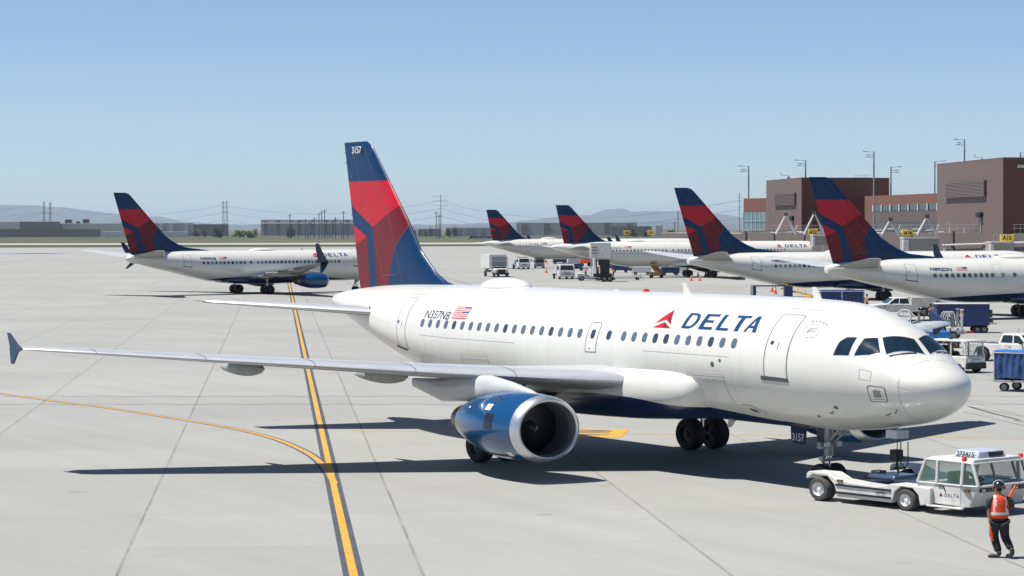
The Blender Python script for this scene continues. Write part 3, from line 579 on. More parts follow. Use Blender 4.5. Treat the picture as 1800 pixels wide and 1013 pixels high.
def stretched(d, fwd=5.87, aft=4.8, cut=-19.4):
    g = lambda x: x-(fwd if x < -9 else 0)-(aft if x < cut else 0)
    S = dict(d); S['st'] = [(-g(-r[0]),)+r[1:] for r in d['st']]
    S['edge'] = [(g(x), z) for x, z in d['edge']]; 
    h = lambda x: x-fwd
    S['belly'] = [(h(a[0]),)+a[1:] for a in d['belly']]; f = d['fin']; S['fin'] = dict(te=[(z, x-fwd-aft) for z, x in f['te']], le=[(z, x-fwd-aft) for z, x in f['le']])
    S['wing'] = [(a[0], h(a[1]))+a[2:] for a in d['wing']]; S['eng'] = (h(d['eng'][0]),)+d['eng'][1:]; S['stab'] = [(a[0]-fwd-aft,)+a[1:] for a in d['stab']]
    S['mg'] = (h(d['mg'][0]),)+d['mg'][1:]; S['wins'] = [(-38.2+.533*i, 4.515) for i in range(20)]+[(-27, 4.515)]+[(-26.2+.533*i, 4.515) for i in range(32)]
    S['doors'] = [d['doors'][0], (-37.0, -36.3, .74*RS, 1.92*RS, dict(lw=.03))]; S['flag'] = (-34.3, -33.2, .9*RS, 1.1*RS); S['reg'] = (-36.6, -34.6, 1.15*RS, .34, 'N335DN')
    S['dome'] = (-32, 1.62, .38, .5); S['tip'] = 'sharklet'; S['slats'] = []; S['ant'] = [(-14, 'top', .38)]
    return S
def short737():
    """the shortest version of the same type"""
    S = stretched(B737, -3.3, -3.9, -24.0)
    S['wins'] = [(-25.1+.508*i, 3.95) for i in range(11)]+[(-19.2, 3.95)]+[(-18.3+.508*i, 3.95) for i in range(22)]; S['doors'] = [B737['doors'][0], (-27.4, -26.55, .80*RS, 1.83*RS, dict(lw=.045))]
    S['flag'] = (-23.1, -22.1)+B737['flag'][2:]; S['reg'] = (-25.4, -23.5, 1.17*RS, .36, 'N309DE'); S['dome'] = (-16.5, 1.7, .32, .55); S['tip'] = 'split'; S['ant'] = [(-11, 'top', .3)]
    return S
# ------------------------------------------------------------------ the aircraft
main, FM = airliner(A319, (0, 0, 0), 0, 'large white airliner in the foreground held by the pushback tractor, 3157 on its fin', detail=True)
def extras(root, F):
    # small things on the foreground aircraft
    q = MB(); s = F.th(-3.92, 5.01)*RS
    c = [(-3.92+.27*math.cos(2*PI*i/20), s+.25*math.sin(2*PI*i/20)) for i in range(20)]
    for i in range(20): 
        if i % 2: stroke(q, F, [c[i], c[(i+1) % 20]], .018, False, off=.006, step=.5)
    for k in range(3): stroke(q, F, [(-4.08, s+.06-.06*k+.04), (-3.95, s+.02-.06*k), (-3.78, s+.0-.06*k)], .02, False, off=.006, step=.5)
    for k in range(5): poly(q, F, [(-4.16+.13*k, s-.42+.02*abs(k-2)), (-4.08+.13*k, s-.42+.02*abs(k-2)), (-4.08+.13*k, s-.36+.02*abs(k-2)), (-4.16+.13*k, s-.36+.02*abs(k-2))], off=.006)
    q.build('round_emblem', mat('emblem_grey', (.20, .21, .24), .4), root, ang=80)
    q = MB(); c = rrect(-1.74, -1.22, 1.67*RS, 2.03*RS, .09); stroke(q, F, c, .03, off=.005, step=.3); poly(q, F, [(-1.58, 1.76*RS), (-1.36, 1.76*RS), (-1.36, 1.93*RS), (-1.58, 1.93*RS)], off=.007, mi=1)
    stroke(q, F, [(-1.62, 1.97*RS), (-1.3, 1.97*RS)], .02, False, off=.007); q.build('access_panel', [mat('panel_dark_line', (.14, .145, .15), .5), mat('panel_centre', (.22, .22, .22), .5)], root, ang=80)
    for (xa, xb, s_) in ((-8.92, -7.17, 1.725), (-21.3, -19.75, 1.725)):
        for o_ in (0, .10): q = MB(); stroke(q, F, [(xa, s_*RS+o_), (xb, s_*RS+o_)], .055, False, off=.02); q.build('door_rain_gutter', WHITE, root, ang=80)
    sg_ = mat('seam_grey', (.33, .34, .35), .5)
    for ps, w_ in (([(-5.5, .52*RS), (-4.2, .50*RS)], .02), ([(-11.0, 1.47*RS), (-6.9, 1.47*RS)], .012), ([(-24.1, 1.5*RS), (-18.0, 1.5*RS)], .012), ([(-8.92, 1.77*RS), (-8.92, 2.4*RS)], .014),
                   ([(-7.17, 1.77*RS), (-7.17, 2.4*RS)], .014), ([(-21.35, 1.77*RS), (-21.35, 2.35*RS)], .014), ([(-19.7, 1.77*RS), (-19.7, 2.35*RS)], .014), ([(-26.0, .66*RS), (-25.0, .62*RS)], .02)):
        q = MB(); stroke(q, F, ps, w_, False, off=.006); q.build('skin_seam', sg_, root, ang=80)
    q = MB(); stroke(q, F, [(-2.0, 1.36*RS), (-1.62, 1.36*RS), (-1.62, 1.56*RS), (-2.0, 1.56*RS)], .014, off=.005); q.build('skin_seam', sg_, root, ang=80)
    # radome joint ring, diverter strip
    q = MB(); pts = [(-.86-.30*max(0, (t/20-.55))*1.0, .12*RS+(2.95*RS-.12*RS)*t/20) for t in range(21)]
    pts2 = pts
    for sd in (-1, 1): q = MB(); stroke(q, F, pts, .014, False, off=.004, step=.3, side=sd); q.build('radome_joint', mat('joint_grey', (.38, .39, .40), .5), root, ang=80)
    q = MB(); stroke(q, F, [(-.9, 1.58*RS), (-.28, 1.62*RS)], .03, False, off=.014, step=.1); q.build('lightning_strip', WHITE, root, ang=80)
    VG = mat('vent_grey', (.075, .08, .085), .5)
    for (x, s_, r_) in ((-7.62, 1.60*RS, .085), (-7.28, 1.535*RS, .055), (-14.0+.24, 1.5*RS, .03), (-3.0, 2.18*RS, .07), (-3.9, 2.4*RS, .05)):
        q = MB(); poly(q, F, [(x+r_*math.cos(2*PI*i/12), s_+r_*math.sin(2*PI*i/12)) for i in range(12)], off=.008); q.build('vent', VG, root, ang=80)
    q = MB(); poly(q, F, [(-6.7, 2.33*RS), (-6.42, 2.36*RS), (-6.36, 2.42*RS), (-6.62, 2.42*RS)], off=.008)
    stroke(q, F, [(-6.9, 2.27*RS), (-6.45, 2.27*RS), (-6.1, 2.42*RS), (-6.2, 2.47*RS)], .02, False, off=.006); q.build('air_intake_panel', VG, root, ang=80)
    q = MB(); x = -1.25
    for ps in ([(-1.25, -1.05, 2.66), (-1.2, -1.26, 2.62), (-1.0, -1.28, 2.62)], [(-1.15, -.95, 2.74), (-.98, -1.16, 2.70), (-.9, -1.16, 2.70)], [(-2.9, -1.55, 2.62), (-2.85, -1.72, 2.58), (-2.7, -1.73, 2.58)]):
        q = MB(); q.path(ps, .02); q.build('pitot_probe', mat('probe_metal', (.2, .2, .2), .3, .8), root)
    q = MB(); q.sphere((-13.7, 0, 5.97), .10, sc=(1.2, 1, .8)); q.build('beacon_light', [mat('beacon_red', (.6, .01, .02), .2)], root)
    # windscreen wipers
    q = MB(); pts = [F.P(-1.12, .55, sd, .03) for sd in (-1, 1)]
    for sd in (-1, 1): q.path([F.P(-1.38, .82, sd, .03), F.P(-1.22, .5, sd, .03), F.P(-1.14, .25, sd, .03)], .013)
    q.build('windscreen_wiper', BLACK, root)
    # nose gear doors with the ship number
    for sd in (-1, 1):
        q = MB(); q.prism([(-5.45, 1.98), (-6.15, 1.98), (-6.12, 1.42), (-5.95, 1.30), (-5.5, 1.30)], sd*.42, sd*.45); dd = q.build('nose_gear_door', [NAVY], root, bevel=.01)
        if sd < 0:
            q = MB(); V, Fc = text_polys('3157', bold=.01); q.add([(-6.05+.50*u, -.458, 1.42+.24*v) for u, v in V], Fc); q.build('ship_number', WHITE, dd, fix=False)
    fin = [c for c in root.children if c.name.startswith('vertical_stab')][0]
    q = MB(); V, Fc = text_polys('3157', bold=.02); q.add([(-32.25+.72*u, -.15, 11.33+.30*v) for u, v in V], Fc); q.build('ship_number', WHITE, fin, fix=False)
    # main gear doors and bay, headset box hanging under the nose, towing lights
    for sd in (-1, 1):
        q = MB(); q.prism([(-15.6, 2.75), (-16.75, 2.72), (-16.6, 1.35), (-15.8, 1.35)], sd*4.02, sd*4.06); q.build('main_gear_door', [WGREY], root, bevel=.01)
        q = MB(); q.add([(-15.5, sd*2.0, 1.99), (-16.9, sd*2.0, 1.98), (-16.9, sd*3.6, 2.72), (-15.5, sd*3.6, 2.72)], [(0, 1, 2, 3)]); q.build('gear_bay', BLACK, root)
    q = MB(); q.box((-1.72, -.45, 1.98), (.42, .4, .24), 1); q.path([(-1.72, -.45, 1.9), (-1.72, -.45, 1.5)], .012); q.box((-1.75, -.45, 1.36), (.26, .22, .30)); 
    q.path([(-1.72, -.45, 1.22), (-1.74, -.45, 1.0), (-1.62, -.44, .72), (-1.5, -.42, .55)], .03); q.path([(-1.5, -.52, 1.78), (-1.5, -.52, 1.15), (-1.36, -.52, 1.0), (-1.22, -.52, 1.12), (-1.22, -.52, 1.8)], .014)
    q.build('ground_power_plug', [BLACK, LGREY], root)
    q = MB(); q.lathe([(-33.74, .15), (-33.86, .14), (-33.87, .11), (-33.75, .10)], (0, 0, 5.1), n=20); q.build('tail_exhaust', mat('apu_metal', (.35, .34, .33), .35, .8), root)
    # stabilizer root seal plate
    for sd in (-1, 1):
        q = MB(); q.box((-28.6, sd*1.38, 4.55), (.05, .02, .9)); q.build('trim_gauge_plate', DGREY, root)
extras(main, FM)
def by_fin(S, px, depth, a):
    """put an aircraft so that the foot of its fin's top trailing edge stands at px, depth"""
    z, x = S['fin']['te'][-1]; h = hd(a); p = pt(px, depth); return (p.x-math.cos(h)*x*KW, p.y-math.sin(h)*x*KW, 0), h
TXTS = dict(B737)
l, h = by_fin(B737, 1422, 213, 25); airliner(B737, l, h, 'parked white airliner at the right edge with registration N892DN, nearest of the parked tails', group='airliners parked at the gates')
S = dict(B737); S['reg'] = S['reg'][:4]+('N895DN',); l, h = by_fin(S, 1185, 269, 25); airliner(S, l, h, 'parked white airliner with registration N895DN, its stabilizer just ahead of the nearer tail', group='airliners parked at the gates')
A321 = stretched(A319); l, h = by_fin(A321, 977, 398, 22); airliner(A321, l, h, 'long parked white airliner behind the lifted cab, second tail of the right hand row', group='airliners parked at the gates')
S = dict(A321); S['reg'] = S['reg'][:4]+('N118DY',); l, h = by_fin(S, 855, 498, 24); airliner(S, l, h, 'farthest parked white airliner with the smallest tail of the row, beyond the catering truck', group='airliners parked at the gates')
S = short737(); l, h = by_fin(S, 200, 298, 41); airliner(S, l, h, 'white airliner taxiing away on the far left with winglets and blue engine')
# ------------------------------------------------------------------ apron, markings, airfield
GA = R(154.3); GU = Vector((math.cos(GA), math.sin(GA), 0)); GN = Vector((-math.sin(GA), math.cos(GA), 0))   # slab joints run along GU
def concrete():
    m = bpy.data.materials.new('apron_concrete'); m.use_nodes = True; t = m.node_tree; b = t.nodes['Principled BSDF']; N = t.nodes.new; L = t.links.new
    tc = N('ShaderNodeTexCoord'); mp = N('ShaderNodeMapping'); mp.vector_type = 'POINT'; mp.inputs['Rotation'].default_value = (0, 0, -GA); L(tc.outputs['Object'], mp.inputs[0])
    sp = N('ShaderNodeSeparateXYZ'); L(mp.outputs[0], sp.inputs[0])
    def m_(op, a, b_=None, c=None):
        n = N('ShaderNodeMath'); n.operation = op
        for i, q in enumerate((a, b_, c)):
            if q is None: continue
            if isinstance(q, (int, float)): n.inputs[i].default_value = q
            else: L(q, n.inputs[i])
        return n.outputs[0]
    def noise(sc, det, vec=None, rough=.6):
        n = N('ShaderNodeTexNoise'); n.inputs['Scale'].default_value = sc; n.inputs['Detail'].default_value = det; n.inputs['Roughness'].default_value = rough; L(vec or tc.outputs['Object'], n.inputs['Vector']); return n.outputs[0]
    def rng(v, a, b_, c, d):
        n = N('ShaderNodeMapRange'); L(v, n.inputs[0]); [setattr(n.inputs[i+1], 'default_value', q) for i, q in enumerate((a, b_, c, d))]; return n.outputs[0]
    wob = m_('MULTIPLY', m_('SUBTRACT', noise(.5, 4), .5), .055)
    yy = m_('ADD', sp.outputs['Y'], wob)
    # the row joints lie every 7.2 units across, one of them at 2.04 (normal pointing the other way)
    jy = m_('PINGPONG', m_('SUBTRACT', yy, 2.04), 3.6)          # 0 on a joint
    jx = m_('PINGPONG', m_('ADD', sp.outputs['X'], wob), 3.6)
    ly = rng(jy, .015, .06, 1, 0); lx = rng(jx, .012, .05, .5, 0)
    brk = rng(noise(.5, 4), .35, .6, .35, 1.0)
    line = m_('MULTIPLY', m_('MAXIMUM', ly, lx), brk)
    # slab to slab differences
    sx = m_('FLOOR', m_('DIVIDE', sp.outputs['X'], 7.2)); sy = m_('FLOOR', m_('DIVIDE', m_('SUBTRACT', sp.outputs['Y'], 2.04), 7.2))
    cb = N('ShaderNodeCombineXYZ'); L(sx, cb.inputs[0]); L(sy, cb.inputs[1]); wn = N('ShaderNodeTexWhiteNoise'); L(cb.outputs[0], wn.inputs[0])
    slab = rng(wn.outputs[0], 0, 1, .95, 1.04)
    st = N('ShaderNodeMapping'); st.inputs['Rotation'].default_value = (0, 0, -H0); st.inputs['Scale'].default_value = (.10, 1.1, 1); L(tc.outputs['Object'], st.inputs[0])
    streak = rng(noise(.45, 7, st.outputs[0], .65), .3, .7, .93, 1.05)
    big = rng(noise(.035, 5), .3, .7, .93, 1.06); fine = rng(noise(5.5, 6, None, .7), .25, .75, .95, 1.045)
    rub = N('ShaderNodeMapping'); rub.inputs['Rotation'].default_value = (0, 0, -GA+.08); rub.inputs['Scale'].default_value = (.06, 1.6, 1); L(tc.outputs['Object'], rub.inputs[0])
    tyre = rng(noise(.55, 6, rub.outputs[0], .6), .60, .82, 1, .86)
    v1 = N('ShaderNodeTexVoronoi'); v1.inputs['Scale'].default_value = .21; L(tc.outputs['Object'], v1.inputs['Vector']); spot = rng(v1.outputs['Distance'], .02, .10, .80, 1)
    v2 = N('ShaderNodeTexVoronoi'); v2.inputs['Scale'].default_value = .9; L(tc.outputs['Object'], v2.inputs['Vector']); spot2 = rng(v2.outputs['Distance'], .015, .06, .84, 1)
    v = slab
    for q in (streak, big, fine, tyre, spot, spot2): v = m_('MULTIPLY', v, q)
    v = m_('MULTIPLY', v, m_('SUBTRACT', 1, m_('MULTIPLY', line, .42)))
    mx = N('ShaderNodeMix'); mx.data_type = 'RGBA'; mx.blend_type = 'MULTIPLY'; mx.inputs[0].default_value = 1; mx.inputs[6].default_value = (.272, .274, .258, 1); L(v, mx.inputs[7]); L(mx.outputs[2], b.inputs['Base Color'])
    b.inputs['Roughness'].default_value = .85; b.inputs['Specular IOR Level'].default_value = .3
    bp = N('ShaderNodeBump'); bp.inputs['Strength'].default_value = .25; bp.inputs['Distance'].default_value = .01; L(noise(9, 5), bp.inputs['Height']); L(bp.outputs[0], b.inputs['Normal'])
    return m
def sheet(name, pts, m, z=0.0):
    g = MB(); g.add([(p[0], p[1], z) for p in pts], [tuple(range(len(pts)))]); o = g.build(name, m, k=1.0); return tag(o, kind='structure')
def band(d0, d1, px0=-3500, px1=6500, n=1, wob=0):
    a = [pt(px0+(px1-px0)*i/n, d0+(wob*(random.random()-.5) if n > 1 else 0)) for i in range(n+1)]; b = [pt(px1-(px1-px0)*i/n, d1+(wob*(random.random()-.5) if n > 1 else 0)) for i in range(n+1)]
    return a+b
dirt = mat('dry_ground', (.085, .078, .052), .95, vary=.35, vs=.02, streak=(1, 1, 1))
c_ = CAM; gnd = MB(); n = 48
gnd.add([(c_.x+45000*math.cos(2*PI*i/n), c_.y+45000*math.sin(2*PI*i/n), -.03) for i in range(n)], [tuple(range(n))]); tag(gnd.build('ground', dirt, k=1.0), kind='structure')
APR = concrete()
ap = [pt(-3500, 1080), pt(-200, 1085), pt(440, 1080), pt(800, 1110), pt(1500, 1150), pt(6000, 1150)]+[pt(60000, 60), CAM+FH*-60+rt*260-Vector((0, 0, CAM.z)), CAM+FH*-60-rt*260-Vector((0, 0, CAM.z)), pt(-40000, 60)]
sheet('apron', ap, APR, 0.0)
sheet('grass_verge', band(1088, 1250, n=60, wob=10), mat('dry_grass', (.040, .044, .014), .95, vary=.4, vs=.04), -.022)
sheet('taxiway', band(1258, 1395), mat('taxiway_concrete', (.33, .32, .28), .9, vary=.1, vs=.02), -.016)
sheet('infield', band(1400, 1800, n=60, wob=30), mat('infield_grass', (.075, .070, .038), .95, vary=.45, vs=.03), -.020)
sheet('airfield_scrub', band(1830, 2450, n=60, wob=60), mat('scrub_green', (.058, .068, .032), .95, vary=.5, vs=.02), -.024)
# painted lines
YL = mat('line_yellow', (.52, .285, .03), .6, vary=.22, vs=2.2); YF = mat('line_yellow_faded', (.40, .25, .085), .7, vary=.3, vs=2.5); BL = mat('line_border_black', (.050, .062, .082), .7, vary=.3, vs=1.8)
def ribbon(name, pts, w, m, z, jit=0):
    g = MB(); a = []; b = []
    for i, p in enumerate(pts):
        q = (pts[min(i+1, len(pts)-1)]-pts[max(i-1, 0)]).normalized(); nn = Vector((-q.y, q.x, 0))*w/2
        a.append((p.x+nn.x, p.y+nn.y, z)); b.append((p.x-nn.x, p.y-nn.y, z))
    g.add(a+b, [(i, i+1, len(pts)+i+1, len(pts)+i) for i in range(len(pts)-1)]); return tag(g.build(name, m, k=1.0), kind='structure')
A0 = gd(622, 1013)-GU*76; main_pts = [A0+GU*(i*4.0) for i in range(107)]
ribbon('taxi_line_border', main_pts, .50, BL, .004); ribbon('taxi_line', main_pts, .205, YL, .008)
cp = [gd(*q) for q in ((-160, 671), (-60, 682), (0, 692), (100, 706), (200, 719), (300, 735), (380, 748), (440, 760), (490, 774), (530, 791), (556, 807), (574, 826), (588, 850))]
def smooth(ps, k=6):
    o = []
    for i in range(len(ps)-1):
        p0, p1, p2, p3 = ps[max(i-1, 0)], ps[i], ps[i+1], ps[min(i+2, len(ps)-1)]
        for j in range(k):
            t = j/k; o.append(.5*((2*p1)+(-p0+p2)*t+(2*p0-5*p1+4*p2-p3)*t*t+(-p0+3*p1-3*p2+p3)*t**3))
    return o+[ps[-1]]
cp = smooth(cp); ribbon('turn_line_border', cp, .42, BL, .0025); ribbon('turn_line', cp, .23, mat('turn_line_yellow', (.46, .27, .055), .65, vary=.25, vs=2.5), .0062)
hp = [gd(1040, 762.3), gd(1250, 764.5), gd(1500, 766.8), gd(1800, 770), gd(2100, 773.5)]; ribbon('stand_line', smooth(hp), .25, MT['turn_line_yellow'], .0045)
hp2 = [gd(620, 757.5), gd(800, 759.5)]; ribbon('stand_line', hp2, .25, MT['turn_line_yellow'], .0045)
q4 = [gd(1108, 755.3), gd(1090, 770.3), gd(880, 768), gd(905, 752.8)]; sheet('stand_number_panel', q4, YL, .009)
def on(u, v): return q4[0].lerp(q4[3], u).lerp(q4[1].lerp(q4[2], u), v)
g = MB()
for txt, u0, u1 in (('A10', .12, .80),):
    V, Fc = text_polys(txt, bold=.03)
    g.add([(lambda p: (p.x, p.y, .0125))(on(u0+(u1-u0)*(1-v), .14+.72*(1-u))) for u, v in V], Fc)
tag(g.build('stand_number', BL, k=1.0, fix=False), kind='structure')
# drain slots: two staggered rows of dark dashes
g = MB(); dh = (gd(340, 697)-gd(0, 697)).normalized(); nh = Vector((-dh.y, dh.x, 0))
for base in (697.0, 711.0):
    o = gd(340, base)
    for i in range(-60, 80):
        c = o+dh*(i*1.42)+nh*(.14 if i % 2 else -.14); L_ = .70
        d_ = dh*L_; w_ = nh*.036
        g.add([tuple(c-d_-w_+Vector((0, 0, .005))), tuple(c+d_-w_+Vector((0, 0, .005))), tuple(c+d_+w_+Vector((0, 0, .005))), tuple(c-d_+w_+Vector((0, 0, .005)))], [(0, 1, 2, 3)])
tag(g.build('drain_slots', mat('slot_dark', (.05, .05, .05), .9, vary=.3, vs=2), k=1.0), kind='structure')
ribbon('sealed_crack', [gd(1703, 715), gd(1745, 727), gd(1793, 739)], .15, mat('tar', (.045, .045, .045), .7, vary=.2), .0055); ribbon('sealed_crack', [gd(1782, 739.5), gd(1800, 741.5), gd(1850, 747)], .13, MT['tar'], .0085)
for a, b, w_ in (((1700, 706), (1800, 712), .05), ((1690, 703), (1730, 705.5), .04), ((1700, 714), (1800, 733), .05), ((1694, 724), (1800, 749), .05), ((1725, 628), (1800, 643), .05), ((1725, 658), (1800, 672), .05), ((1720, 634), (1790, 650), .04)):
    ribbon('slab_joint', [gd(*a), gd(*b)], w_, mat('joint_dark', (.10, .10, .095), .9, vary=.3), .005)
g = ribbon('service_line', [gd(1690, 624.5), gd(1800, 626)], .10, mat('line_red_faded', (.40, .17, .10), .8), .0048)
for a, b in (((36, 445.5), (62, 446.5)), ((66, 446), (96, 445.2))): ribbon('blue_marking', [gd(*a), gd(*b)], 17, mat('marking_blue', (.04, .15, .38), .8, vary=.2), .004)
# tar seams crossing the far apron
for a, b, w_ in (((760, 482), (1000, 548), .22), ((742, 472), (900, 480), .3), ((0, 462), (60, 456), .5), ((1500, 560), (2000, 575), .2), ((1650, 552), (2000, 559), .3), ((1650, 540), (2000, 546), .3)): ribbon('slab_joint', [gd(*a), gd(*b)], w_, MT['joint_dark'], .0052)
# ------------------------------------------------------------------ vehicles near the gate
def frame_panel(name, pts, mats, parent, th=.02, inset=.05):
    """a pane with a frame round it, corners given in 3D"""
    c = sum((Vector(p) for p in pts), Vector())/len(pts); P = [Vector(p) for p in pts]; Q = [p+(c-p)*inset/max(.05, (c-p).length)*1.4 for p in P]
    nrm = (P[1]-P[0]).cross(P[2]-P[1]).normalized()*th
    g = MB(); n = len(P)
    g.add([tuple(p-nrm*.5) for p in P]+[tuple(q-nrm*.5) for q in Q]+[tuple(p+nrm*.5) for p in P]+[tuple(q+nrm*.5) for q in Q],
          [(i, (i+1) % n, n+(i+1) % n, n+i) for i in range(n)]+[(2*n+i, 3*n+i, 3*n+(i+1) % n, 2*n+(i+1) % n) for i in range(n)]+[(i, 2*n+i, 2*n+(i+1) % n, (i+1) % n) for i in range(n)]+[(n+i, n+(i+1) % n, 3*n+(i+1) % n, 3*n+i) for i in range(n)], 0)
    g.add([tuple(q) for q in Q], [tuple(range(n))], 1)
    return g.build(name, mats, parent, fix=True, ang=30)
def tractor():
    """low white towbarless pushback tractor, x forward, near side at y=-1.55"""
    t = thing('pushback_tractor', (-3.30, -.90, 0), R(8), 'low white pushback tractor with glass cab under the nose of the foreground airliner', 'pushback tractor')
    b = MB()
    for sd in (-1, 1):
        ys = (-1.52, -.95) if sd < 0 else (1.6, 2.2)
        # rear fender, long low side with a hollow over the front wheel
        side = [(-.46, .80), (-.44, 1.0), (-.36, 1.08), (.25, 1.08), (.62, .86), (1.25, .80), (2.0, .76), (2.42, .92), (3.50, .92), (3.60, .30), (3.36, .26), (3.30, .62), (3.12, .84), (2.74, .86), (2.54, .66), (2.44, .24), (.62, .24), (.52, .66), (.28, .96), (-.24, .98), (-.44, .80)]
        b.prism(side, ys[0], ys[1])
    b.box((1.65, .3, .55), (2.6, 2.6, .35), 1); b.box((-.3, 1.0, .42), (.8, .3, .4), 1)
    body = b.build('body', [VWHITE, mat('deck_blue_black', (.012, .018, .032), .45, coat=.2, vary=.3, vs=2)], t, bevel=.02)
    d = MB(); d.box((1.35, -.25, .98), (.95, .95, .14), 0, top=.9); d.box((.95, -.35, 1.08), (.3, .28, .14), 1); d.box((2.3, .1, .86), (.9, 1.8, .16), 1)
    d.build('deck_hatch', [mat('hatch_blue', (.035, .06, .10), .25, coat=.4), MT['deck_blue_black']], t, bevel=.03)
    c = MB(); c.prism([(-1.3, .12), (-1.3, .34), (-.2, .50), (.3, .5), (.3, .12)], .0, 1.6); c.build('cradle', [DGREY], t, bevel=.02)
    for z in (.68, .40): m = MB(); m.box((1.5, -1.53, z), (1.85, .04, .075)); m.build('side_rail', BLACK, t)
    m = MB(); V, Fc = text_polys('3745', bold=.02); m.add([(1.95+.30*u, -1.545, .50+.09*v) for u, v in V], Fc); m.build('side_number', BLACK, t, fix=False)
    m = MB(); m.box((.72, -1.53, .84), (.20, .04, .08)); m.build('side_lamp', [mat('lamp_amber', (.12, .06, .02), .3)], t)
    for x, r, w in ((0, .36, .34), (2.90, .315, .28)):
        for y in (-1.40, 1.9): wheel_mb(r, w, y0=y, x=x, n=26, hub=.56).build('wheel', [RUBW, mat('white_wheel', (.62, .63, .63), .4, vary=.2, vs=6)], t)
    # cab: lower shell, corner posts, roof, glass
    y0, y1 = -1.46, .66; xb, xm, xq, xf = 3.22, 3.85, 4.62, 4.90
    z0, zw, zt = .34, 1.10, 1.92
    L_ = MB()
    L_.add([(xb, y0, zw), (xb, y1, zw), (xb, y0, .9), (xb, y1, .9), (3.45, y0, z0+.05), (3.45, y1, z0+.05), (xq, y0, z0), (xq, y1, z0), (xq, y0, zw), (xq, y1, zw),
            (xf+.12, y0+.14, zw), (xf+.12, y1-.1, zw), (xq+.18, y0+.08, z0), (xq+.18, y1-.1, z0)],
           [(0, 8, 6, 4, 2), (1, 3, 5, 7, 9), (0, 2, 3, 1), (2, 4, 5, 3), (4, 6, 7, 5), (8, 10, 12, 6), (10, 11, 13, 12), (11, 9, 7, 13), (6, 12, 13, 7), (0, 1, 9, 11, 10, 8)], 0)
    cab = L_.build('cab', [VWHITE], t, bevel=.02)
    # front mudguard step and door cut
    s = MB(); s.box((3.62, y0-.05, .62), (.22, .12, .62), 0); s.box((4.15, y0-.06, .30), (1.1, .12, .07), 0); s.build('step', [VWHITE], t, bevel=.02)
    P = dict(a=(xb+.02, y0, zw), b=(3.45, y0+.06, zt), c=(xm, y0+.04, zt+.01), d=(xm, y0, zw), e=(xq, y0+.06, zt), f=(xq, y0, zw), g=(xf-.06, y0+.14, zt-.04), h=(xf+.12, y0+.14, zw), i=(xf-.06, y1-.14, zt-.04), j=(xf+.12, y1-.1, zw), k=(3.45, y1-.06, zt), l=(xb+.02, y1, zw), m=(xq, y1-.06, zt), n=(xq, y1, zw))
    posts = MB()
    for u, v in (('a', 'b'), ('d', 'c'), ('f', 'e'), ('h', 'g'), ('j', 'i'), ('l', 'k'), ('n', 'm')): posts.cyl(P[u], P[v], .045, n=8)
    for u, v in (('b', 'c'), ('c', 'e'), ('e', 'g'), ('g', 'i'), ('i', 'm'), ('m', 'k'), ('k', 'b'), ('a', 'd'), ('d', 'f'), ('f', 'h'), ('h', 'j')): posts.cyl(P[u], P[v], .035, n=8)
    posts.build('cab_frame', [VWHITE], t)
    r = MB(); r.add([P['b'][:2]+(zt+.02,), P['e'][:2]+(zt+.03,), P['g'][:2]+(zt-.01,), P['i'][:2]+(zt-.01,), P['m'][:2]+(zt+.03,), P['k'][:2]+(zt+.02,)]+[(P[q][0]*.94+.28, P[q][1]*.9-.04, zt+.10) for q in 'begimk'],
                    [(0, 1, 2, 3, 4, 5), (6, 7, 8, 9, 10, 11)]+[(i, (i+1) % 6, 6+(i+1) % 6, 6+i) for i in range(6)]); r.build('cab_roof', [VWHITE], t, bevel=.015)
    GF = [DGREY, TGLASS]
    for nm, ps in (('side_window', 'abcd'), ('door_window', 'dcef'), ('quarter_window', 'feg h'.replace(' ', '')), ('windscreen', 'hgij'), ('rear_window', 'abkl'), ('far_window', 'lkmn')):
        if nm == 'windscreen': frame_panel(nm, [P[q] for q in 'hgij'], GF, t, inset=.06)
        else: frame_panel(nm, [P[q] for q in ps], GF, t, inset=.035)
    for u in (.36, .78):
        w = MB(); a = Vector(P['h']).lerp(Vector(P['j']), u); b_ = Vector(P['g']).lerp(Vector(P['i']), u); w.cyl(a, b_, .03, n=6); w.build('windscreen_post', [DGREY], t)
    dm = MB(); dm.box((4.24, y0-.008, .74), (.72, .012, .70)); dr = dm.build('door', [VWHITE], t, bevel=.006)
    tx = MB(); V, Fc = text_polys('DELTA', space=1.35, bold=.005); tx.add([(4.10+.46*u, y0-.018, .66+.12*v) for u, v in V], Fc); tx.add([(3.93, y0-.018, .66), (4.05, y0-.018, .66), (3.99, y0-.018, .80)], [(0, 1, 2)], 1); tx.build('door_title', [mat('title_grey_blue', (.05, .06, .10), .5), mat('logo_mixed', (.16, .03, .04), .4)], dr, fix=False)
    hd_ = MB(); hd_.path([(3.9, y0-.03, 1.02), (4.08, y0-.03, 1.02), (4.14, y0-.03, .84)], .014); hd_.build('door_handle', BLACK, dr)
    # roof box with fleet number, beacons, lamps
    rb = MB(); rb.box((4.30, -.42, zt+.22), (.80, 1.05, .26), 0, top=.86); bx = rb.build('roof_box', [mat('roof_box_grey', (.40, .45, .52), .35, coat=.3)], t, bevel=.04)
    tx = MB(); V, Fc = text_polys('273415', bold=.02); tx.add([(4.02+.55*u, -.42-.555+.04*v, zt+.13+.19*v) for u, v in V], Fc); tx.build('fleet_number', BLACK, bx, fix=False)
    tx = MB(); tx.box((4.69, -.3, zt+.22), (.04, .5, .16)); tx.build('roof_display', BLACK, bx)
    for p in ((4.60, y0+.12, zt+.12), (4.78, y1-.14, zt+.10)): m = MB(); m.cyl((p[0], p[1], p[2]-.05), (p[0], p[1], p[2]+.07), .07, .055, 10); m.build('beacon', [mat('beacon_orange_red', (.65, .05, .02), .3)], t)
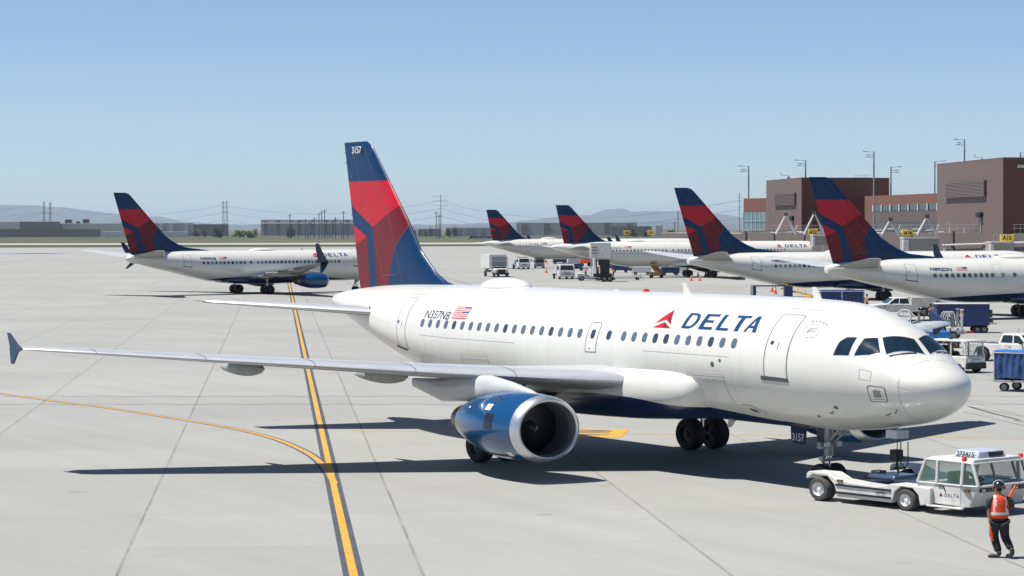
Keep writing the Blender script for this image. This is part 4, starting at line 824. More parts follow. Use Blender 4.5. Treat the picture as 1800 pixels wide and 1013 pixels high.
    for y in (y0+.48, y1-.45):
        m = MB(); m.box((xf+.095, y, .95), (.05, .50, .14), 0, ry=R(-5)); lm = m.build('headlight_panel', [BLACK], t)
        m = MB(); m.box((xf+.125, y-.16, .95), (.03, .13, .09), 0, ry=R(-5)); m.build('headlight', [mat('lamp_glass', (.45, .45, .42), .15, coat=1)], lm)
        m = MB(); m.box((xf+.125, y+.1, .95), (.03, .26, .08), 0, ry=R(-5)); m.build('indicator', [mat('lamp_brown', (.12, .05, .03), .3)], lm)
    m = MB(); m.box((4.76, y0+.03, .93), (.14, .05, .11)); m.build('side_marker', [mat('lamp_amber', (.12, .06, .02), .3)], t)
    m = MB(); m.box((4.1, -.85, 1.0), (.45, .5, .14)); m.box((3.9, -.85, 1.26), (.12, .48, .46)); m.build('seat', [DGREY], t, bevel=.04)
    m = MB(); m.box((4.82, -.45, 1.12), (.2, 1.7, .08)); m.cyl((4.62, -.85, 1.2), (4.55, -.85, 1.27), .17, n=14); m.build('dashboard', [DGREY], t)
    for o in list(t.children_recursive):      # low machine: everything but the wheels sits a fifth lower
        if o.type == 'MESH' and not o.name.startswith('wheel'):
            for v_ in o.data.vertices: v_.co.z *= .80
    return t
TUG = tractor()
def pickup(loc, rz, label, utility=False):
    t = thing('pickup_truck', loc, rz, label, 'pickup truck'); b = MB(); L = 5.6
    prof = [(-2.8, .55), (-2.8, 1.08), (-.75, 1.10), (-.72, 1.12), (1.05, 1.16), (2.45, 1.04), (2.72, .92), (2.76, .50), (2.35, .42), (2.28, .70), (2.05, .88), (1.7, .90), (1.4, .72), (1.32, .42), (-1.32, .42), (-1.38, .72), (-1.65, .90), (-2.0, .90), (-2.25, .72), (-2.33, .50)]
    b.prism(prof, -.96, .96)
    body = b.build('body', [VWHITE], t, bevel=.05, seg=3)
    c = MB(); P0 = [(-.85, -.90, 1.10), (1.15, -.90, 1.14), (1.15, .90, 1.14), (-.85, .90, 1.10)]; P1 = [(-.68, -.70, 1.72), (.42, -.70, 1.74), (.42, .70, 1.74), (-.68, .70, 1.72)]
    c.add(P0+P1, [(0, 1, 2, 3), (4, 5, 6, 7), (0, 1, 5, 4), (1, 2, 6, 5), (2, 3, 7, 6), (3, 0, 4, 7)]); c.build('cab', [VWHITE], t, bevel=.05, seg=3)
    def win(nm, a, b_, c_, d_): g = MB(); g.add([a, b_, c_, d_], [(0, 1, 2, 3)]); g.build(nm, [DGLASS], t, fix=False)
    for s in (-1, 1):
        f = lambda x, z: (x, s*(.905-(z-1.12)/.60*.195+.006), z)
        win('side_window', f(-.66, 1.20), f(.12, 1.20), f(.02, 1.64), f(-.60, 1.64)); win('side_window', f(.20, 1.20), f(.92, 1.20), f(.44, 1.62), f(.10, 1.64))
    g = lambda y, z: (1.15-(z-1.14)/.60*.73+.012, y, z)
    win('windscreen', g(-.80, 1.20), g(.80, 1.20), g(.66, 1.66), g(-.66, 1.66)); g2 = lambda y, z: (-.85+(z-1.1)/.62*.17-.012, y, z); win('rear_window', g2(-.7, 1.25), g2(.7, 1.25), g2(.6, 1.62), g2(-.6, 1.62))
    bd = MB(); bd.box((-1.82, 0, 1.085), (1.8, 1.6, .04)); bd.build('cargo_bed', [DGREY], t)
    for x in (-1.83, 1.82):
        for y in (-.84, .84): wheel_mb(.39, .26, y0=y, x=x, n=22).build('wheel', [RUB, HUB], t)
    fr = MB(); fr.box((2.76, 0, .84), (.05, 1.3, .2)); fr.build('grille', [BLACK], t); fr = MB(); fr.box((2.79, 0, .55), (.14, 1.85, .18)); fr.build('bumper', [MGREY], t, bevel=.03)
    for s in (-1, 1):
        fr = MB(); fr.box((2.72, s*.78, .86), (.10, .26, .16)); fr.build('headlight', [MT['lamp_glass']], t); fr = MB(); fr.box((-2.81, s*.88, .86), (.04, .12, .32)); fr.build('tail_light', [mat('tail_red', (.40, .01, .01), .2)], t)
        fr = MB(); fr.box((.82, s*1.06, 1.22), (.12, .2, .16)); fr.build('mirror', [BLACK], t, bevel=.02)
        fr = MB(); fr.box((.02, s*.965, .95), (.14, .02, .03)); fr.build('door_handle', [BLACK], t)
        fr = MB(); fr.cyl((1.3, s*.962, .93), (1.3, s*.97, .93), .09, n=12); fr.build('door_badge', [MT['title_grey_blue']], t)
    if utility:
        u = MB(); u.box((-1.8, -.80, 1.40), (2.0, .36, .66)); u.box((-1.8, .80, 1.40), (2.0, .36, .66)); u.box((-2.78, 0, 1.3), (.08, 1.3, .5)); u.build('service_body', [VWHITE], t, bevel=.02)
    else:
        u = MB(); u.cyl((-.2, 0, 1.74), (-.2, 0, 2.02), .012, n=5); u.build('roof_antenna', [BLACK], t)
    return t
pickup(pt(1797, 150), hd(-52), 'white crew pickup truck by the blue curtained cart at the right edge')
pickup(pt(1578, 228), hd(-172), 'white service pickup with tool boxes behind the nearer parked tail', True)
def baggage_tractor(loc, rz, label, group=None):
    t = thing('baggage_tractor', loc, rz, label, 'baggage tractor', group); b = MB()
    b.prism([(-1.35, .35), (-1.35, .92), (-.55, .95), (-.5, .55), (.25, .55), (.3, .95), (1.25, .88), (1.38, .75), (1.38, .35)], -.62, .62); b.build('body', [VWHITE], t, bevel=.04)
    for s in (-1, 1):
        for ps in ([(-.62, s*.56, .9), (-.60, s*.55, 1.72)], [(.42, s*.56, .9), (.34, s*.55, 1.72)]): f = MB(); f.path(ps, .035); f.build('cab_post', [VWHITE], t)
    f = MB(); f.path([(-.6, -.55, 1.3), (-.6, .55, 1.3)], .03); f.build('cab_rail', [VWHITE], t)
    r = MB(); r.box((-.13, 0, 1.76), (1.22, 1.26, .07)); r.build('roof', [VWHITE], t, bevel=.02)
    g = MB(); g.box((1.36, 0, .45), (.1, 1.26, .26)); g.build('bumper', [BLACK], t)
    for s in (-1, 1): g = MB(); g.cyl((1.36, s*.45, .72), (1.40, s*.45, .72), .08, n=12); g.build('headlight', [mat('lamp_white', (.8, .8, .75), .2)], t)
    s_ = MB(); s_.box((-.3, 0, .62), (.42, 1.0, .12)); s_.box((-.52, 0, .88), (.1, 1.0, .5)); s_.build('seat', [BLACK], t, bevel=.03)
    s_ = MB(); s_.cyl((.2, .25, .98), (.15, .25, 1.03), .17, n=14); s_.path([(.17, .25, 1.0), (.4, .25, .85)], .025); s_.build('steering_wheel', [BLACK], t)
    for x, r_ in ((-.88, .30), (.85, .28)):
        for y in (-.56, .56): wheel_mb(r_, .2, y0=y, x=x, n=18).build('wheel', [RUB, HUB], t)
    g = MB(); g.add([(.45, -.5, .98), (.45, .5, .98), (.37, .5, 1.68), (.37, -.5, 1.68)], [(0, 1, 2, 3)]); g.build('windscreen', [TGLASS], t, fix=False)
    return t
def cab_tractor(loc, rz, label):
    t = thing('baggage_tractor', loc, rz, label, 'baggage tractor'); b = MB(); b.box((0, 0, .62), (2.7, 1.36, .62)); b.build('body', [VWHITE], t, bevel=.04)
    for x in (-1.25, .35, 1.27):
        for y in (-.63, .63): f = MB(); f.cyl((x, y, .9), (x*.97, y*.97, 1.76), .04, n=6); f.build('cab_post', [VWHITE], t)
    r = MB(); r.box((0, 0, 1.79), (2.72, 1.4, .08)); r.build('roof', [VWHITE], t, bevel=.02)
    g = MB(); g.box((1.36, 0, .40), (.12, 1.36, .34)); g.build('bumper', [BLACK], t, bevel=.02)
    for s in (-1, 1): g = MB(); g.cyl((1.34, s*.5, .72), (1.38, s*.5, .72), .075, n=12); g.build('headlight', [mat('lamp_white', (.8, .8, .75), .2)], t)
    g = MB(); g.box((1.36, 0, .78), (.02, .5, .06)); g.build('name_plate', [MGREY], t)
    g = MB(); g.add([(1.28, -.56, .96), (1.28, .56, .96), (1.25, .56, 1.72), (1.25, -.56, 1.72)], [(0, 1, 2, 3)]); g.build('windscreen', [TGLASS], t, fix=False)
    g = MB(); g.path([(1.30, -.1, .97), (1.27, .2, 1.5)], .018); g.path([(1.30, .5, .97), (1.27, .2, 1.5)], .018); g.build('wiper', [BLACK], t)
    s_ = MB(); s_.box((-.35, 0, .98), (.42, 1.0, .12)); s_.box((-.58, 0, 1.25), (.1, 1.0, .5)); s_.build('seat', [BLACK], t, bevel=.03)
    s_ = MB(); s_.add(*ring((0, 0, 0), .17, .02)); s_.v = [(.55+v[1]*.8+v[2]*.5, .2+v[0], 1.22+v[2]*.8) for v in s_.v]; s_.build('steering_wheel', [BLACK], t)
    for x in (-.85, .85):
        for y in (-.6, .6): wheel_mb(.28, .2, y0=y, x=x, n=18).build('wheel', [RUB, HUB], t)
    return t
def ring(c, r, w, n=22, m=6):
    P = []; F = []
    for i in range(n):
        a = 2*PI*i/n
        for j in range(m): b = 2*PI*j/m; rr = r+w*math.cos(b); P.append((c[0]+rr*math.cos(a), c[1]+w*math.sin(b), c[2]+rr*math.sin(a)))
    for i in range(n):
        for j in range(m): F.append((i*m+j, i*m+(j+1) % m, ((i+1) % n)*m+(j+1) % m, ((i+1) % n)*m+j))
    return P, F
bt = cab_tractor(pt(1678, 140), hd(-52), 'white baggage tractor with a driver, seen beyond the foreground airliner nose')
def curtain_cart(loc, rz, label, cm, top=TARPB, L=3.2, group=None, bags=False, frame=True):
    t = thing('baggage_cart', loc, rz, label, 'baggage cart', group); W = .78
    c = MB(); c.box((0, 0, .52), (L, W*2, .10)); c.build('chassis', [MGREY], t, bevel=.01)
    f = MB()
    for x in (-L/2+.04, 0, L/2-.04):
        for y in (-W+.03, W-.03): f.cyl((x, y, .55), (x, y, 1.95), .035, n=6)
    f.path([(-L/2, -W, 1.93), (L/2, -W, 1.93), (L/2, W, 1.93), (-L/2, W, 1.93), (-L/2, -W, 1.93)], .035); f.build('frame', [LGREY], t)
    r = MB(); n = 9; r.loft([[(-L/2-.04+(L+.08)*i/12, -W-.03+(2*W+.06)*j/n, 1.98+.07*math.sin(PI*j/n)+.012*math.sin(i*2.1+j)) for j in range(n+1)] for i in range(13)], closed=False, cap=False); r.build('canopy', [top], t, ang=60)
    for (xa, xb) in ((-L/2+.05, -.06), (.06, L/2-.05)):
        for s in (-1, 1):
            if bags and s < 0 and xa > -1: continue
            q = MB(); k = 26; rows = []
            for j in range(7):
                z = .60+1.33*j/6; rows.append([(xa+(xb-xa)*i/k, s*(W-.01)+.035*math.sin(i*1.25+.5*math.sin(j))+(.05*math.sin(i*.35) if j < 3 else 0), z+(.10*math.sin(PI*i/k) if j == 0 else 0)) for i in range(k+1)])
            q.loft(rows, closed=False, cap=False); q.build('curtain', [cm], t, ang=60)
    for x in (-L/2, L/2): q = MB(); q.box((x, 0, 1.22), (.03, 2*W-.1, 1.36)); q.build('end_panel', [cm], t)
    h = MB(); h.path([(L/2, 0, .45), (L/2+.7, 0, .38)], .03); h.build('drawbar', [MGREY], t)
    for x in (-L/2+.45, L/2-.45):
        for y in (-.62, .62): wheel_mb(.22, .14, y0=y, x=x, n=16, hub=.62).build('wheel', [RUB, SHINY if False else HUB], t)
    return t
curtain_cart(pt(1822, 123), hd(-36), 'bright blue curtained baggage cart cut by the right edge of the photo', TARPD)
bc = curtain_cart(pt(1480, 243), hd(176), 'dark blue baggage cart with brown bags showing through its open side', CBLUE, CBLUE, L=3.6, bags=True, group='baggage carts beside the parked tails')
bc2 = MB()
for i in range(16):
    x = -1.55+.21*(i % 8); bc2.box((x+.15, -.1, .78+.42*(i//8)+.02*(i % 3)), (.19, .7, .36), i % 4)
def bag(i, root_loc, rz, lx, ly, lz, m, lab):
    h = rz; p = Vector(root_loc)+Vector((math.cos(h)*lx*KW-math.sin(h)*ly*KW, math.sin(h)*lx*KW+math.cos(h)*ly*KW, lz))
    q = MB(); q.box((0, 0, .2), (.34, .55, .40)); q.box((0, 0, .42), (.04, .2, .05)); o = q.build('suitcase', [m], None, loc=p, rz=rz, bevel=.03); tag(o, lab, 'suitcase', 'bags in the open cart')
cols = [('tan', (.30, .20, .10)), ('maroon', (.12, .03, .03)), ('brown', (.16, .09, .04)), ('grey', (.22, .22, .23)), ('yellow', (.45, .30, .05)), ('black', (.02, .02, .02))]
k = 0
for row, nm_ in ((0, 'bottom'), (1, 'middle'), (2, 'top')):
    for j in range(3):
        nm, c = cols[(k*5+row) % 6]; bag(k, bc.location, bc.rotation_euler.z, .35+.45*j, -.35, .58+.42*row, mat('bag_'+nm, c, .7, vary=.2, vs=6), f'{nm} suitcase in the {nm_} layer of the open cart, {("far end", "middle stack", "near end")[j]}'); k += 1
def deck_cart(loc, rz, label, group=None, rail=True, L=3.4, m=None):
    t = thing('cargo_dolly', loc, rz, label, 'cargo dolly', group); c = MB(); c.box((0, 0, .5), (L, 1.5, .10)); c.build('deck', [m or LGREY], t, bevel=.01)
    for x in (-L/2, L/2): q = MB(); q.box((x, 0, .78), (.07, 1.5, .5)); q.build('end_rail', [m or LGREY], t, bevel=.01)
    q = MB(); [q.box((x, 0, .56), (.06, 1.4, .05)) for x in (-1.2, -.6, 0, .6, 1.2)]; q.build('rollers', [MGREY], t)
    for x in (-L/2+.4, L/2-.4):
        for y in (-.6, .6): wheel_mb(.24, .16, y0=y, x=x, n=14).build('wheel', [RUB, HUB], t)
    q = MB(); q.path([(L/2, 0, .42), (L/2+.7, 0, .36)], .03); q.build('drawbar', [MGREY], t); return t
def hoop_cart(loc, rz, label):
    t = thing('towing_frame', loc, rz, label, 'equipment frame'); q = MB(); q.box((0, 0, 2.0), (3.6, .12, .14)); q.build('top_beam', [CBLUE], t)
    for x, m in ((-1.7, LGREY), (-1.45, CBLUE), (1.6, CBLUE)): q = MB(); q.box((x, 0, 1.0), (.3 if x < 0 else .75, .9, 2.0)); q.build('end_box', [m], t, bevel=.02)
    return t
hoop_cart(pt(1354, 262), hd(0), 'dark blue open frame cart beside two cones under a parked airliner')
def belt_loader(loc, rz, label, ym=YEL, group=None, rails=True):
    t = thing('belt_loader', loc, rz, label, 'belt loader', group); b = MB(); b.box((0, 0, .62), (3.0, 1.5, .45)); b.box((-.9, .5, 1.05), (.9, .5, .5)); b.build('body', [ym], t, bevel=.03)
    c = MB(); a = R(20); c.prism([(-2.6, .80), (2.6, 2.2), (2.6, 2.36), (-2.6, .96)], -.55, .35); bl = c.build('conveyor', [ym], t); c = MB(); c.prism([(-2.6, .975), (2.6, 2.375), (2.6, 2.40), (-2.6, 1.0)], -.45, .25); c.build('belt', [BLACK], bl)
    if rails: c = MB(); c.path([(-.4, -.55, 1.5), (-.4, -.55, 2.2), (2.5, -.55, 3.0), (2.5, -.55, 2.3)], .035); c.path([(-.4, -.55, 1.85), (2.5, -.55, 2.65)], .03); [c.path([(x, -.55, 1.45+.28*x), (x, -.55, 2.3+.28*x)], .03) for x in (.5, 1.5)]; c.build('handrail', [ym], t)
    for x in (-1, 1):
        for y in (-.7, .7): wheel_mb(.33, .22, y0=y, x=x, n=14).build('wheel', [RUB, HUB], t)
    return t
bl_ = belt_loader(pt(1410, 262), hd(168), 'yellow belt loader with yellow handrails beside the dark blue bag cart', group='belt loaders on the apron')
bl_.scale = (.74, .74, .74)
def gse_cart():
    """air start / potable unit: hose reels and pipes on a blue chassis"""
    t = thing('hydrant_service_cart', pt(1634, 180), hd(-14), 'service cart crowded with hoses, reels and pipes beside the dark blue container truck', 'service cart')
    q = MB(); q.box((0, 0, .55), (4.4, 1.6, .16)); q.box((1.9, 0, .6), (.3, 1.8, .3)); q.build('chassis', [MGREY], t, bevel=.02)
    q = MB(); q.box((-1.2, .3, .95), (1.2, 1.0, .7)); q.build('machinery_box', [DGREY], t, bevel=.04)
    for x, z, r_ in ((-1.5, 1.75, .42), (.25, 2.05, .42)):
        q = MB()
        for k in range(3): q.add(*ring((x, -.3+.2*k, z), r_, .045)); 
        for a in range(6): q.cyl((x, -.1, z), (x+r_*math.cos(a*PI/3), -.1, z+r_*math.sin(a*PI/3)), .022, n=5)
        q.build('hose_reel', [LGREY if x < 0 else BLACK], t)
    for k in range(4):
        q = MB(); x0 = .95+.14*k; q.path([(x0+.22*math.cos(PI*i/8)*(-1), -.55+.1*k, 1.45+.62*math.sin(PI*i/8)) for i in range(9)]+[(x0+.25, -.5, .8)], .042, 7); q.build('hose', [WHITE if k % 2 else LGREY], t)
    for x, h in ((1.75, 1.55), (2.0, 1.5), (-.6, 1.4), (1.3, 1.0)): q = MB(); q.box((x, -.45, .62+h/2), (.14, .25, h)); q.box((x, -.45, .7+h), (.22, .32, .1)); q.build('pump_column', [LGREY if x > 1.8 else MGREY], t, bevel=.02)
    for i in range(9):
        q = MB(); x = -1.9+.42*i; z = .75+.22*(i % 4); q.path([(x, -.8, z), (x+.35, -.82, z+.1*(i % 3)), (x+.4, -.7, z+.45)], .035, 6); q.build('pipe', [(SHINY, LGREY, MGREY, BLACK)[i % 4]], t)
    for i in range(5): q = MB(); q.sphere((-1.7+.75*i, -.86, .92+.12*(i % 2)), .10); q.build('valve_wheel', [(YEL, LGREY, mat('valve_red', (.4, .02, .02), .4))[i % 3]], t)
    q = MB(); q.box((2.5, -.5, .62), (.4, .14, .12)); q.build('tow_eye', [MT['tail_red']], t)
    for x in (-1.5, 1.5):
        for y in (-.72, .72): wheel_mb(.34, .24, y0=y, x=x, n=16).build('wheel', [RUB, HUB], t)
    return t
def ring(c, r, w, n=22, m=6):
    P = []; F = []
    for i in range(n):
        a = 2*PI*i/n
        for j in range(m): b = 2*PI*j/m; rr = r+w*math.cos(b); P.append((c[0]+rr*math.cos(a), c[1]+w*math.sin(b), c[2]+rr*math.sin(a)))
    for i in range(n):
        for j in range(m): F.append((i*m+j, i*m+(j+1) % m, ((i+1) % n)*m+(j+1) % m, ((i+1) % n)*m+j))
    return P, F
gse_cart()
q = thing('water_drum_cart', pt(1652, 168), hd(-10), 'small bright blue tank cart below the service cart hoses', 'tank cart')
g = MB(); g.prism([(-.7, .45), (.7, .45), (.6, 1.15), (-.6, 1.15)], -.5, .5); g.build('tank', [TARPB], q, bevel=.06); g = MB(); g.box((.1, 0, .38), (2.2, .8, .14)); g.build('chassis', [BLACK], q)
for x in (-.5, .9):
    for y in (-.42, .42): wheel_mb(.24, .16, y0=y, x=x, n=14).build('wheel', [RUB, HUB], q)
def container_truck():
    t = thing('container_trailer', pt(1690, 192), hd(-2), 'dark blue box trailer with a white roof edge standing behind the white pickup', 'box trailer')
    q = MB(); q.box((0, 0, 1.42), (3.45, 1.7, 1.62)); q.build('box', [CBLUE], t, bevel=.03); q = MB(); q.box((0, 0, 2.26), (3.5, 1.76, .07)); q.build('roof', [LGREY], t, bevel=.02)
    q = MB(); q.box((0, 0, .55), (3.3, 1.2, .14)); q.build('chassis', [BLACK], t)
    for x in (.95, 1.4):
        for y in (-.7, .7): wheel_mb(.27, .2, y0=y, x=x, n=16).build('wheel', [RUB, HUB], t)
    for y in (-.5, .5): wheel_mb(.27, .2, y0=y, x=-1.3, n=16).build('wheel', [RUB, HUB], t)
    q = MB(); q.path([(.35-.52, -.88, 1.75), (.35-.52, -.88, 1.25)], .025); q.path([(.15-.52, -.89, 1.38), (.55-.52, -.89, 1.38)], .035); q.build('door_latch', [YEL], t)
    q = MB(); q.box((-.17, -.86, .92), (.14, .02, .22)); q.build('placard', [LGREY], t)
    q = MB(); q.box((1.9, 0, .95), (.16, 1.4, .3)); q.box((2.02, -.3, .7), (.5, .1, .06)); q.box((1.86, -.5, 1.5), (.16, .3, .6)); q.build('tail_lift', [DGREY], t)
    return t
container_truck()
# ------------------------------------------------------------------ vehicles by the far gates
def cab_truck(loc, rz, label, bed='flat', group='white trucks by the far gates', sc=1.0):
    t = thing('white_truck', loc, rz, label, 'truck', group); s = sc
    c = MB(); c.prism([(1.0*s, .45*s), (1.0*s, 2.25*s), (2.3*s, 2.25*s), (2.62*s, 1.35*s), (2.66*s, .45*s)], -1.0*s, 1.0*s); c.build('cab', [VWHITE], t, bevel=.06)
    f = lambda y, z: ((2.62-(z-1.35)/.9*.32)*s+.02, y*s, z*s); g = MB(); g.add([f(-.86, 1.42), f(.86, 1.42), f(.8, 2.1), f(-.8, 2.1)], [(0, 1, 2, 3)]); g.build('windscreen', [DGLASS], t, fix=False)
    for sd in (-1, 1):
        g = MB(); y = sd*1.012*s; g.add([(1.3*s, y, 1.4*s), (2.35*s, y, 1.4*s), (2.15*s, y, 2.05*s), (1.3*s, y, 2.05*s)], [(0, 1, 2, 3)]); g.build('side_window', [DGLASS], t, fix=False)
        g = MB(); g.box((2.5*s, sd*1.22*s, 1.75*s), (.1, .2, .42)); g.path([(2.4*s, sd*1.0*s, 1.9*s), (2.5*s, sd*1.2*s, 1.9*s)], .02); g.build('mirror', [BLACK], t)
        g = MB(); g.box((2.68*s, sd*.72*s, .85*s), (.06, .36*s, .18*s)); g.build('headlight', [MT['lamp_glass']], t)
    g = MB(); g.box((2.68*s, 0, .95*s), (.05, .9*s, .22*s)); g.box((2.68*s, 0, .62*s), (.07, .7*s, .1*s)); g.build('grille', [MGREY], t)
    g = MB(); g.box((2.66*s, 0, .48*s), (.14, 2.0*s, .22*s)); g.build('bumper', [VWHITE], t, bevel=.03)
    g = MB(); g.box((-.4*s, 0, .68*s), (4.8*s, .9*s, .2*s)); g.build('chassis', [BLACK], t)
    if bed == 'flat':
        g = MB(); g.box((-1.0*s, 0, .92*s), (3.6*s, 2.0*s, .14)); g.build('flatbed', [LGREY], t); g = MB(); g.box((.72*s, 0, 1.7*s), (.1, 1.9*s, 1.5*s)); g.build('headboard', [VWHITE], t)
        for x in (-.3, -1.4): g = MB(); g.box((x*s, -.4, 1.35*s), (.7, .8, .75)); g.build('tank', [LGREY if x < -1 else MGREY], t, bevel=.08)
    elif bed == 'box': g = MB(); g.box((-1.0*s, 0, 1.75*s), (3.7*s, 2.1*s, 1.8*s)); g.build('cargo_box', [VWHITE], t, bevel=.03)
    for x in (-1.9*s, 1.75*s):
        for y in (-.85*s, .85*s): wheel_mb(.42*s, .28, y0=y, x=x, n=16).build('wheel', [RUB, HUB], t)
    return t
cab_truck(pt(916, 492), hd(-78), 'white cabover truck second from the left behind the catering truck', 'flat', sc=1.0)
cab_truck(pt(990, 397), hd(-80), 'white cabover truck facing the camera beside the grey baggage tractor', 'flat', sc=1.05)
cab_truck(pt(948, 505), hd(-88), 'small white van-like truck third from the left, behind the two cabover trucks', 'box', sc=.82)
def catering(loc, rz):
    t = thing('catering_truck', loc, rz, 'tall white catering truck with dark bonnet, leftmost of the far ground vehicles', 'catering truck')
    g = MB(); g.box((-1.6, 0, 2.6), (5.4, 2.5, 2.3)); g.build('cargo_box', [VWHITE], t, bevel=.03)
    g = MB(); g.box((1.45, 0, 2.55), (.9, 2.3, .06)); g.box((1.6, 0, 1.72), (1.3, 2.5, .08)); [g.path([(x, y, 1.75), (x, y, 3.55)], .035) for x in (1.15, 2.2) for y in (-1.2, 1.2)]; g.path([(2.2, -1.2, 3.5), (2.2, 1.2, 3.5)], .035); g.path([(2.2, -1.2, 2.6), (2.2, 1.2, 2.6)], .03); g.build('platform', [LGREY], t)
    g = MB(); g.add([(2.18, -1.1, 1.85), (2.18, 1.1, 1.85), (2.18, 1.1, 3.4), (2.18, -1.1, 3.4)], [(0, 1, 2, 3)]); g.build('platform_screen', [mat('smoked_glass', (.18, .21, .22), .15, alpha=.75)], t, fix=False)
    g = MB(); g.prism([(1.0, .6), (1.0, 1.65), (1.9, 1.65), (2.2, 1.45), (3.25, 1.35), (3.35, .6)], -.95, .95); g.build('cab', [VWHITE], t, bevel=.1)
    g = MB(); g.box((2.05, 0, 1.52), (.2, 1.7, .3), 0, ry=R(-35)); g.build('windscreen', [DGLASS], t)
    g = MB(); g.box((3.36, 0, 1.0), (.08, 1.1, .62)); g.build('grille', [BLACK], t); g = MB(); g.box((3.42, 0, .55), (.16, 2.2, .25)); g.build('bumper', [BLACK], t, bevel=.03)
    for y in (-.8, .8): g = MB(); g.box((3.32, y, 1.05), (.08, .28, .2)); g.build('headlight', [MT['lamp_glass']], t)
    g = MB(); g.box((-1.2, 0, .9), (5.6, 1.0, .3)); g.path([(-2.8, -1, 1.0), (.2, -1, 1.45)], .07); g.path([(-2.8, -1, 1.45), (.2, -1, 1.0)], .07); g.build('scissor_frame', [BLACK], t)
    for x in (-2.6, 2.55):
        for y in (-.95, .95): wheel_mb(.46, .3, y0=y, x=x, n=16).build('wheel', [RUB, HUB], t)
catering(pt(872, 416), hd(-76))
deck_cart(pt(1148, 470), hd(0), 'grey cargo dolly in shade behind the tan belt loader', 'cargo dollies', L=3.6, m=MGREY)
deck_cart(pt(1085, 500), hd(3), 'grey cargo dolly far under the second tail airliner', 'cargo dollies', L=3.6, m=MGREY)
t = baggage_tractor(pt(1037, 384), hd(4), 'grey white baggage tractor standing in front of the lifted cab', None); t.scale = (1.3, 1.3, 1.2)
deck_cart(pt(1099, 387), hd(2), 'long low grey cargo dolly right of the baggage tractor', 'cargo dollies', L=4.0, m=MGREY)
def lift_cab():
    t = thing('boarding_bridge_cab', pt(1055, 376), hd(0), 'white boxy bridge cab with vents on a dark lifting column', 'boarding bridge')
    g = MB(); g.box((0, 0, 4.75), (2.6, 3.0, 2.35)); g.build('cab', [VWHITE], t, bevel=.05); 
    for k in range(3): g = MB(); g.box((-.75, -1.52, 4.35+.42*k), (.7, .05, .12)); g.build('vent', [mat('vent_brown', (.16, .10, .07), .6)], t)
    g = MB(); g.cyl((-.7, 0, .8), (-.7, 0, 3.6), .30, n=16); g.cyl((-.7, 0, .8), (-.7, 0, 2.2), .42, n=16); g.build('lift_column', [SHINY], t)
    g = MB(); g.box((.5, 0, 2.9), (1.4, 1.8, .9)); g.box((.6, 0, 1.9), (1.2, 1.4, 1.3)); g.box((.3, 0, 1.0), (2.4, 1.6, .5)); g.build('drive_frame', [BLACK], t, bevel=.03)
    for x in (.5, 1.2):
        wheel_mb(.45, .35, y0=-.8, x=x, n=16).build('wheel', [RUB, HUB], t); wheel_mb(.45, .35, y0=.8, x=x, n=16).build('wheel', [RUB, HUB], t)
    g = MB(); g.path([(-1.2, -1.4, 1.0), (-1.2, -1.4, 3.5)], .05); g.path([(1.3, -1.3, 3.5), (1.3, -1.3, 5.8)], .04); g.build('cable_guide', [LGREY], t)
lift_cab()
tan = mat('loader_tan', (.50, .33, .12), .6, vary=.2, vs=2)
belt_loader(pt(1154, 405), hd(-100), 'tan belt loader facing the window beyond the long cargo dolly', tan, 'belt loaders on the apron', False)
belt_loader(pt(1126, 500), hd(170), 'yellow belt loader under the far airliner left of the tan one', YEL, 'belt loaders on the apron', False)
belt_loader(pt(1180, 505), hd(20), 'orange belt loader in the shade under the far airliner, right of the tan one', ORG, 'belt loaders on the apron', False)
for i, (px, d, a, col, lab) in enumerate(((1090, 452, 0, 'dark', 'dark cart right of the lifted cab under the second tail airliner'), (1090, 540, 3, 'orange', 'small orange cart far behind the long low dolly'), (1128, 430, -4, 'grey', 'grey cart between the long low dolly and the tan loader'), (1012, 470, 0, 'dark', 'dark cart above the cabover truck right mirror'), (1178, 425, 2, 'dark', 'dark blue cart just right of the tan belt loader'), (1196, 440, -3, 'grey', 'grey cart beyond the two rightmost cones near the tan loader'), (1118, 470, 4, 'grey', 'grey cart left of the tan belt loader in the shade of the airliner'), (1140, 515, 0, 'dark', 'dark cart above the tan belt loader under the airliner'), (1065, 560, 0, 'orange', 'tiny orange cart under the far end of the distant airliner'), (984, 560, 5, 'dark', 'dark blue cart far left under the distant airliner belly'), (1010, 545, 5, 'grey', 'grey cart under the distant airliner beside the dark blue one'), (1031, 540, 0, 'orange', 'orange covered cart just left of the lifted cab'), (1075, 520, 0, 'grey', 'grey cart right behind the lifted cab column'), (1105, 530, 0, 'dark', 'dark cart midway under the second tail airliner'), (1190, 470, 0, 'orange', 'orange cart close to the two cones beneath the airliner'), (1208, 500, 0, 'dark', 'dark cart at the foot of the N895DN tail'))):
    m = dict(dark=CBLUE, grey=LGREY, orange=ORG)[col]; t = thing('service_cart', pt(px, d), hd(a), lab, 'service cart', 'small carts under the far airliners')
    g = MB(); g.box((0, 0, .95), (2.6, 1.5, .9)); g.build('box', [m], t, bevel=.05); g = MB(); g.box((0, 0, .48), (2.8, 1.3, .12)); g.path([(1.4, 0, .45), (2.2, 0, .4)], .04); g.build('chassis', [BLACK], t)
    for x in (-.9, .9):
        for y in (-.6, .6): wheel_mb(.26, .16, y0=y, x=x, n=12).build('wheel', [RUB, HUB], t)
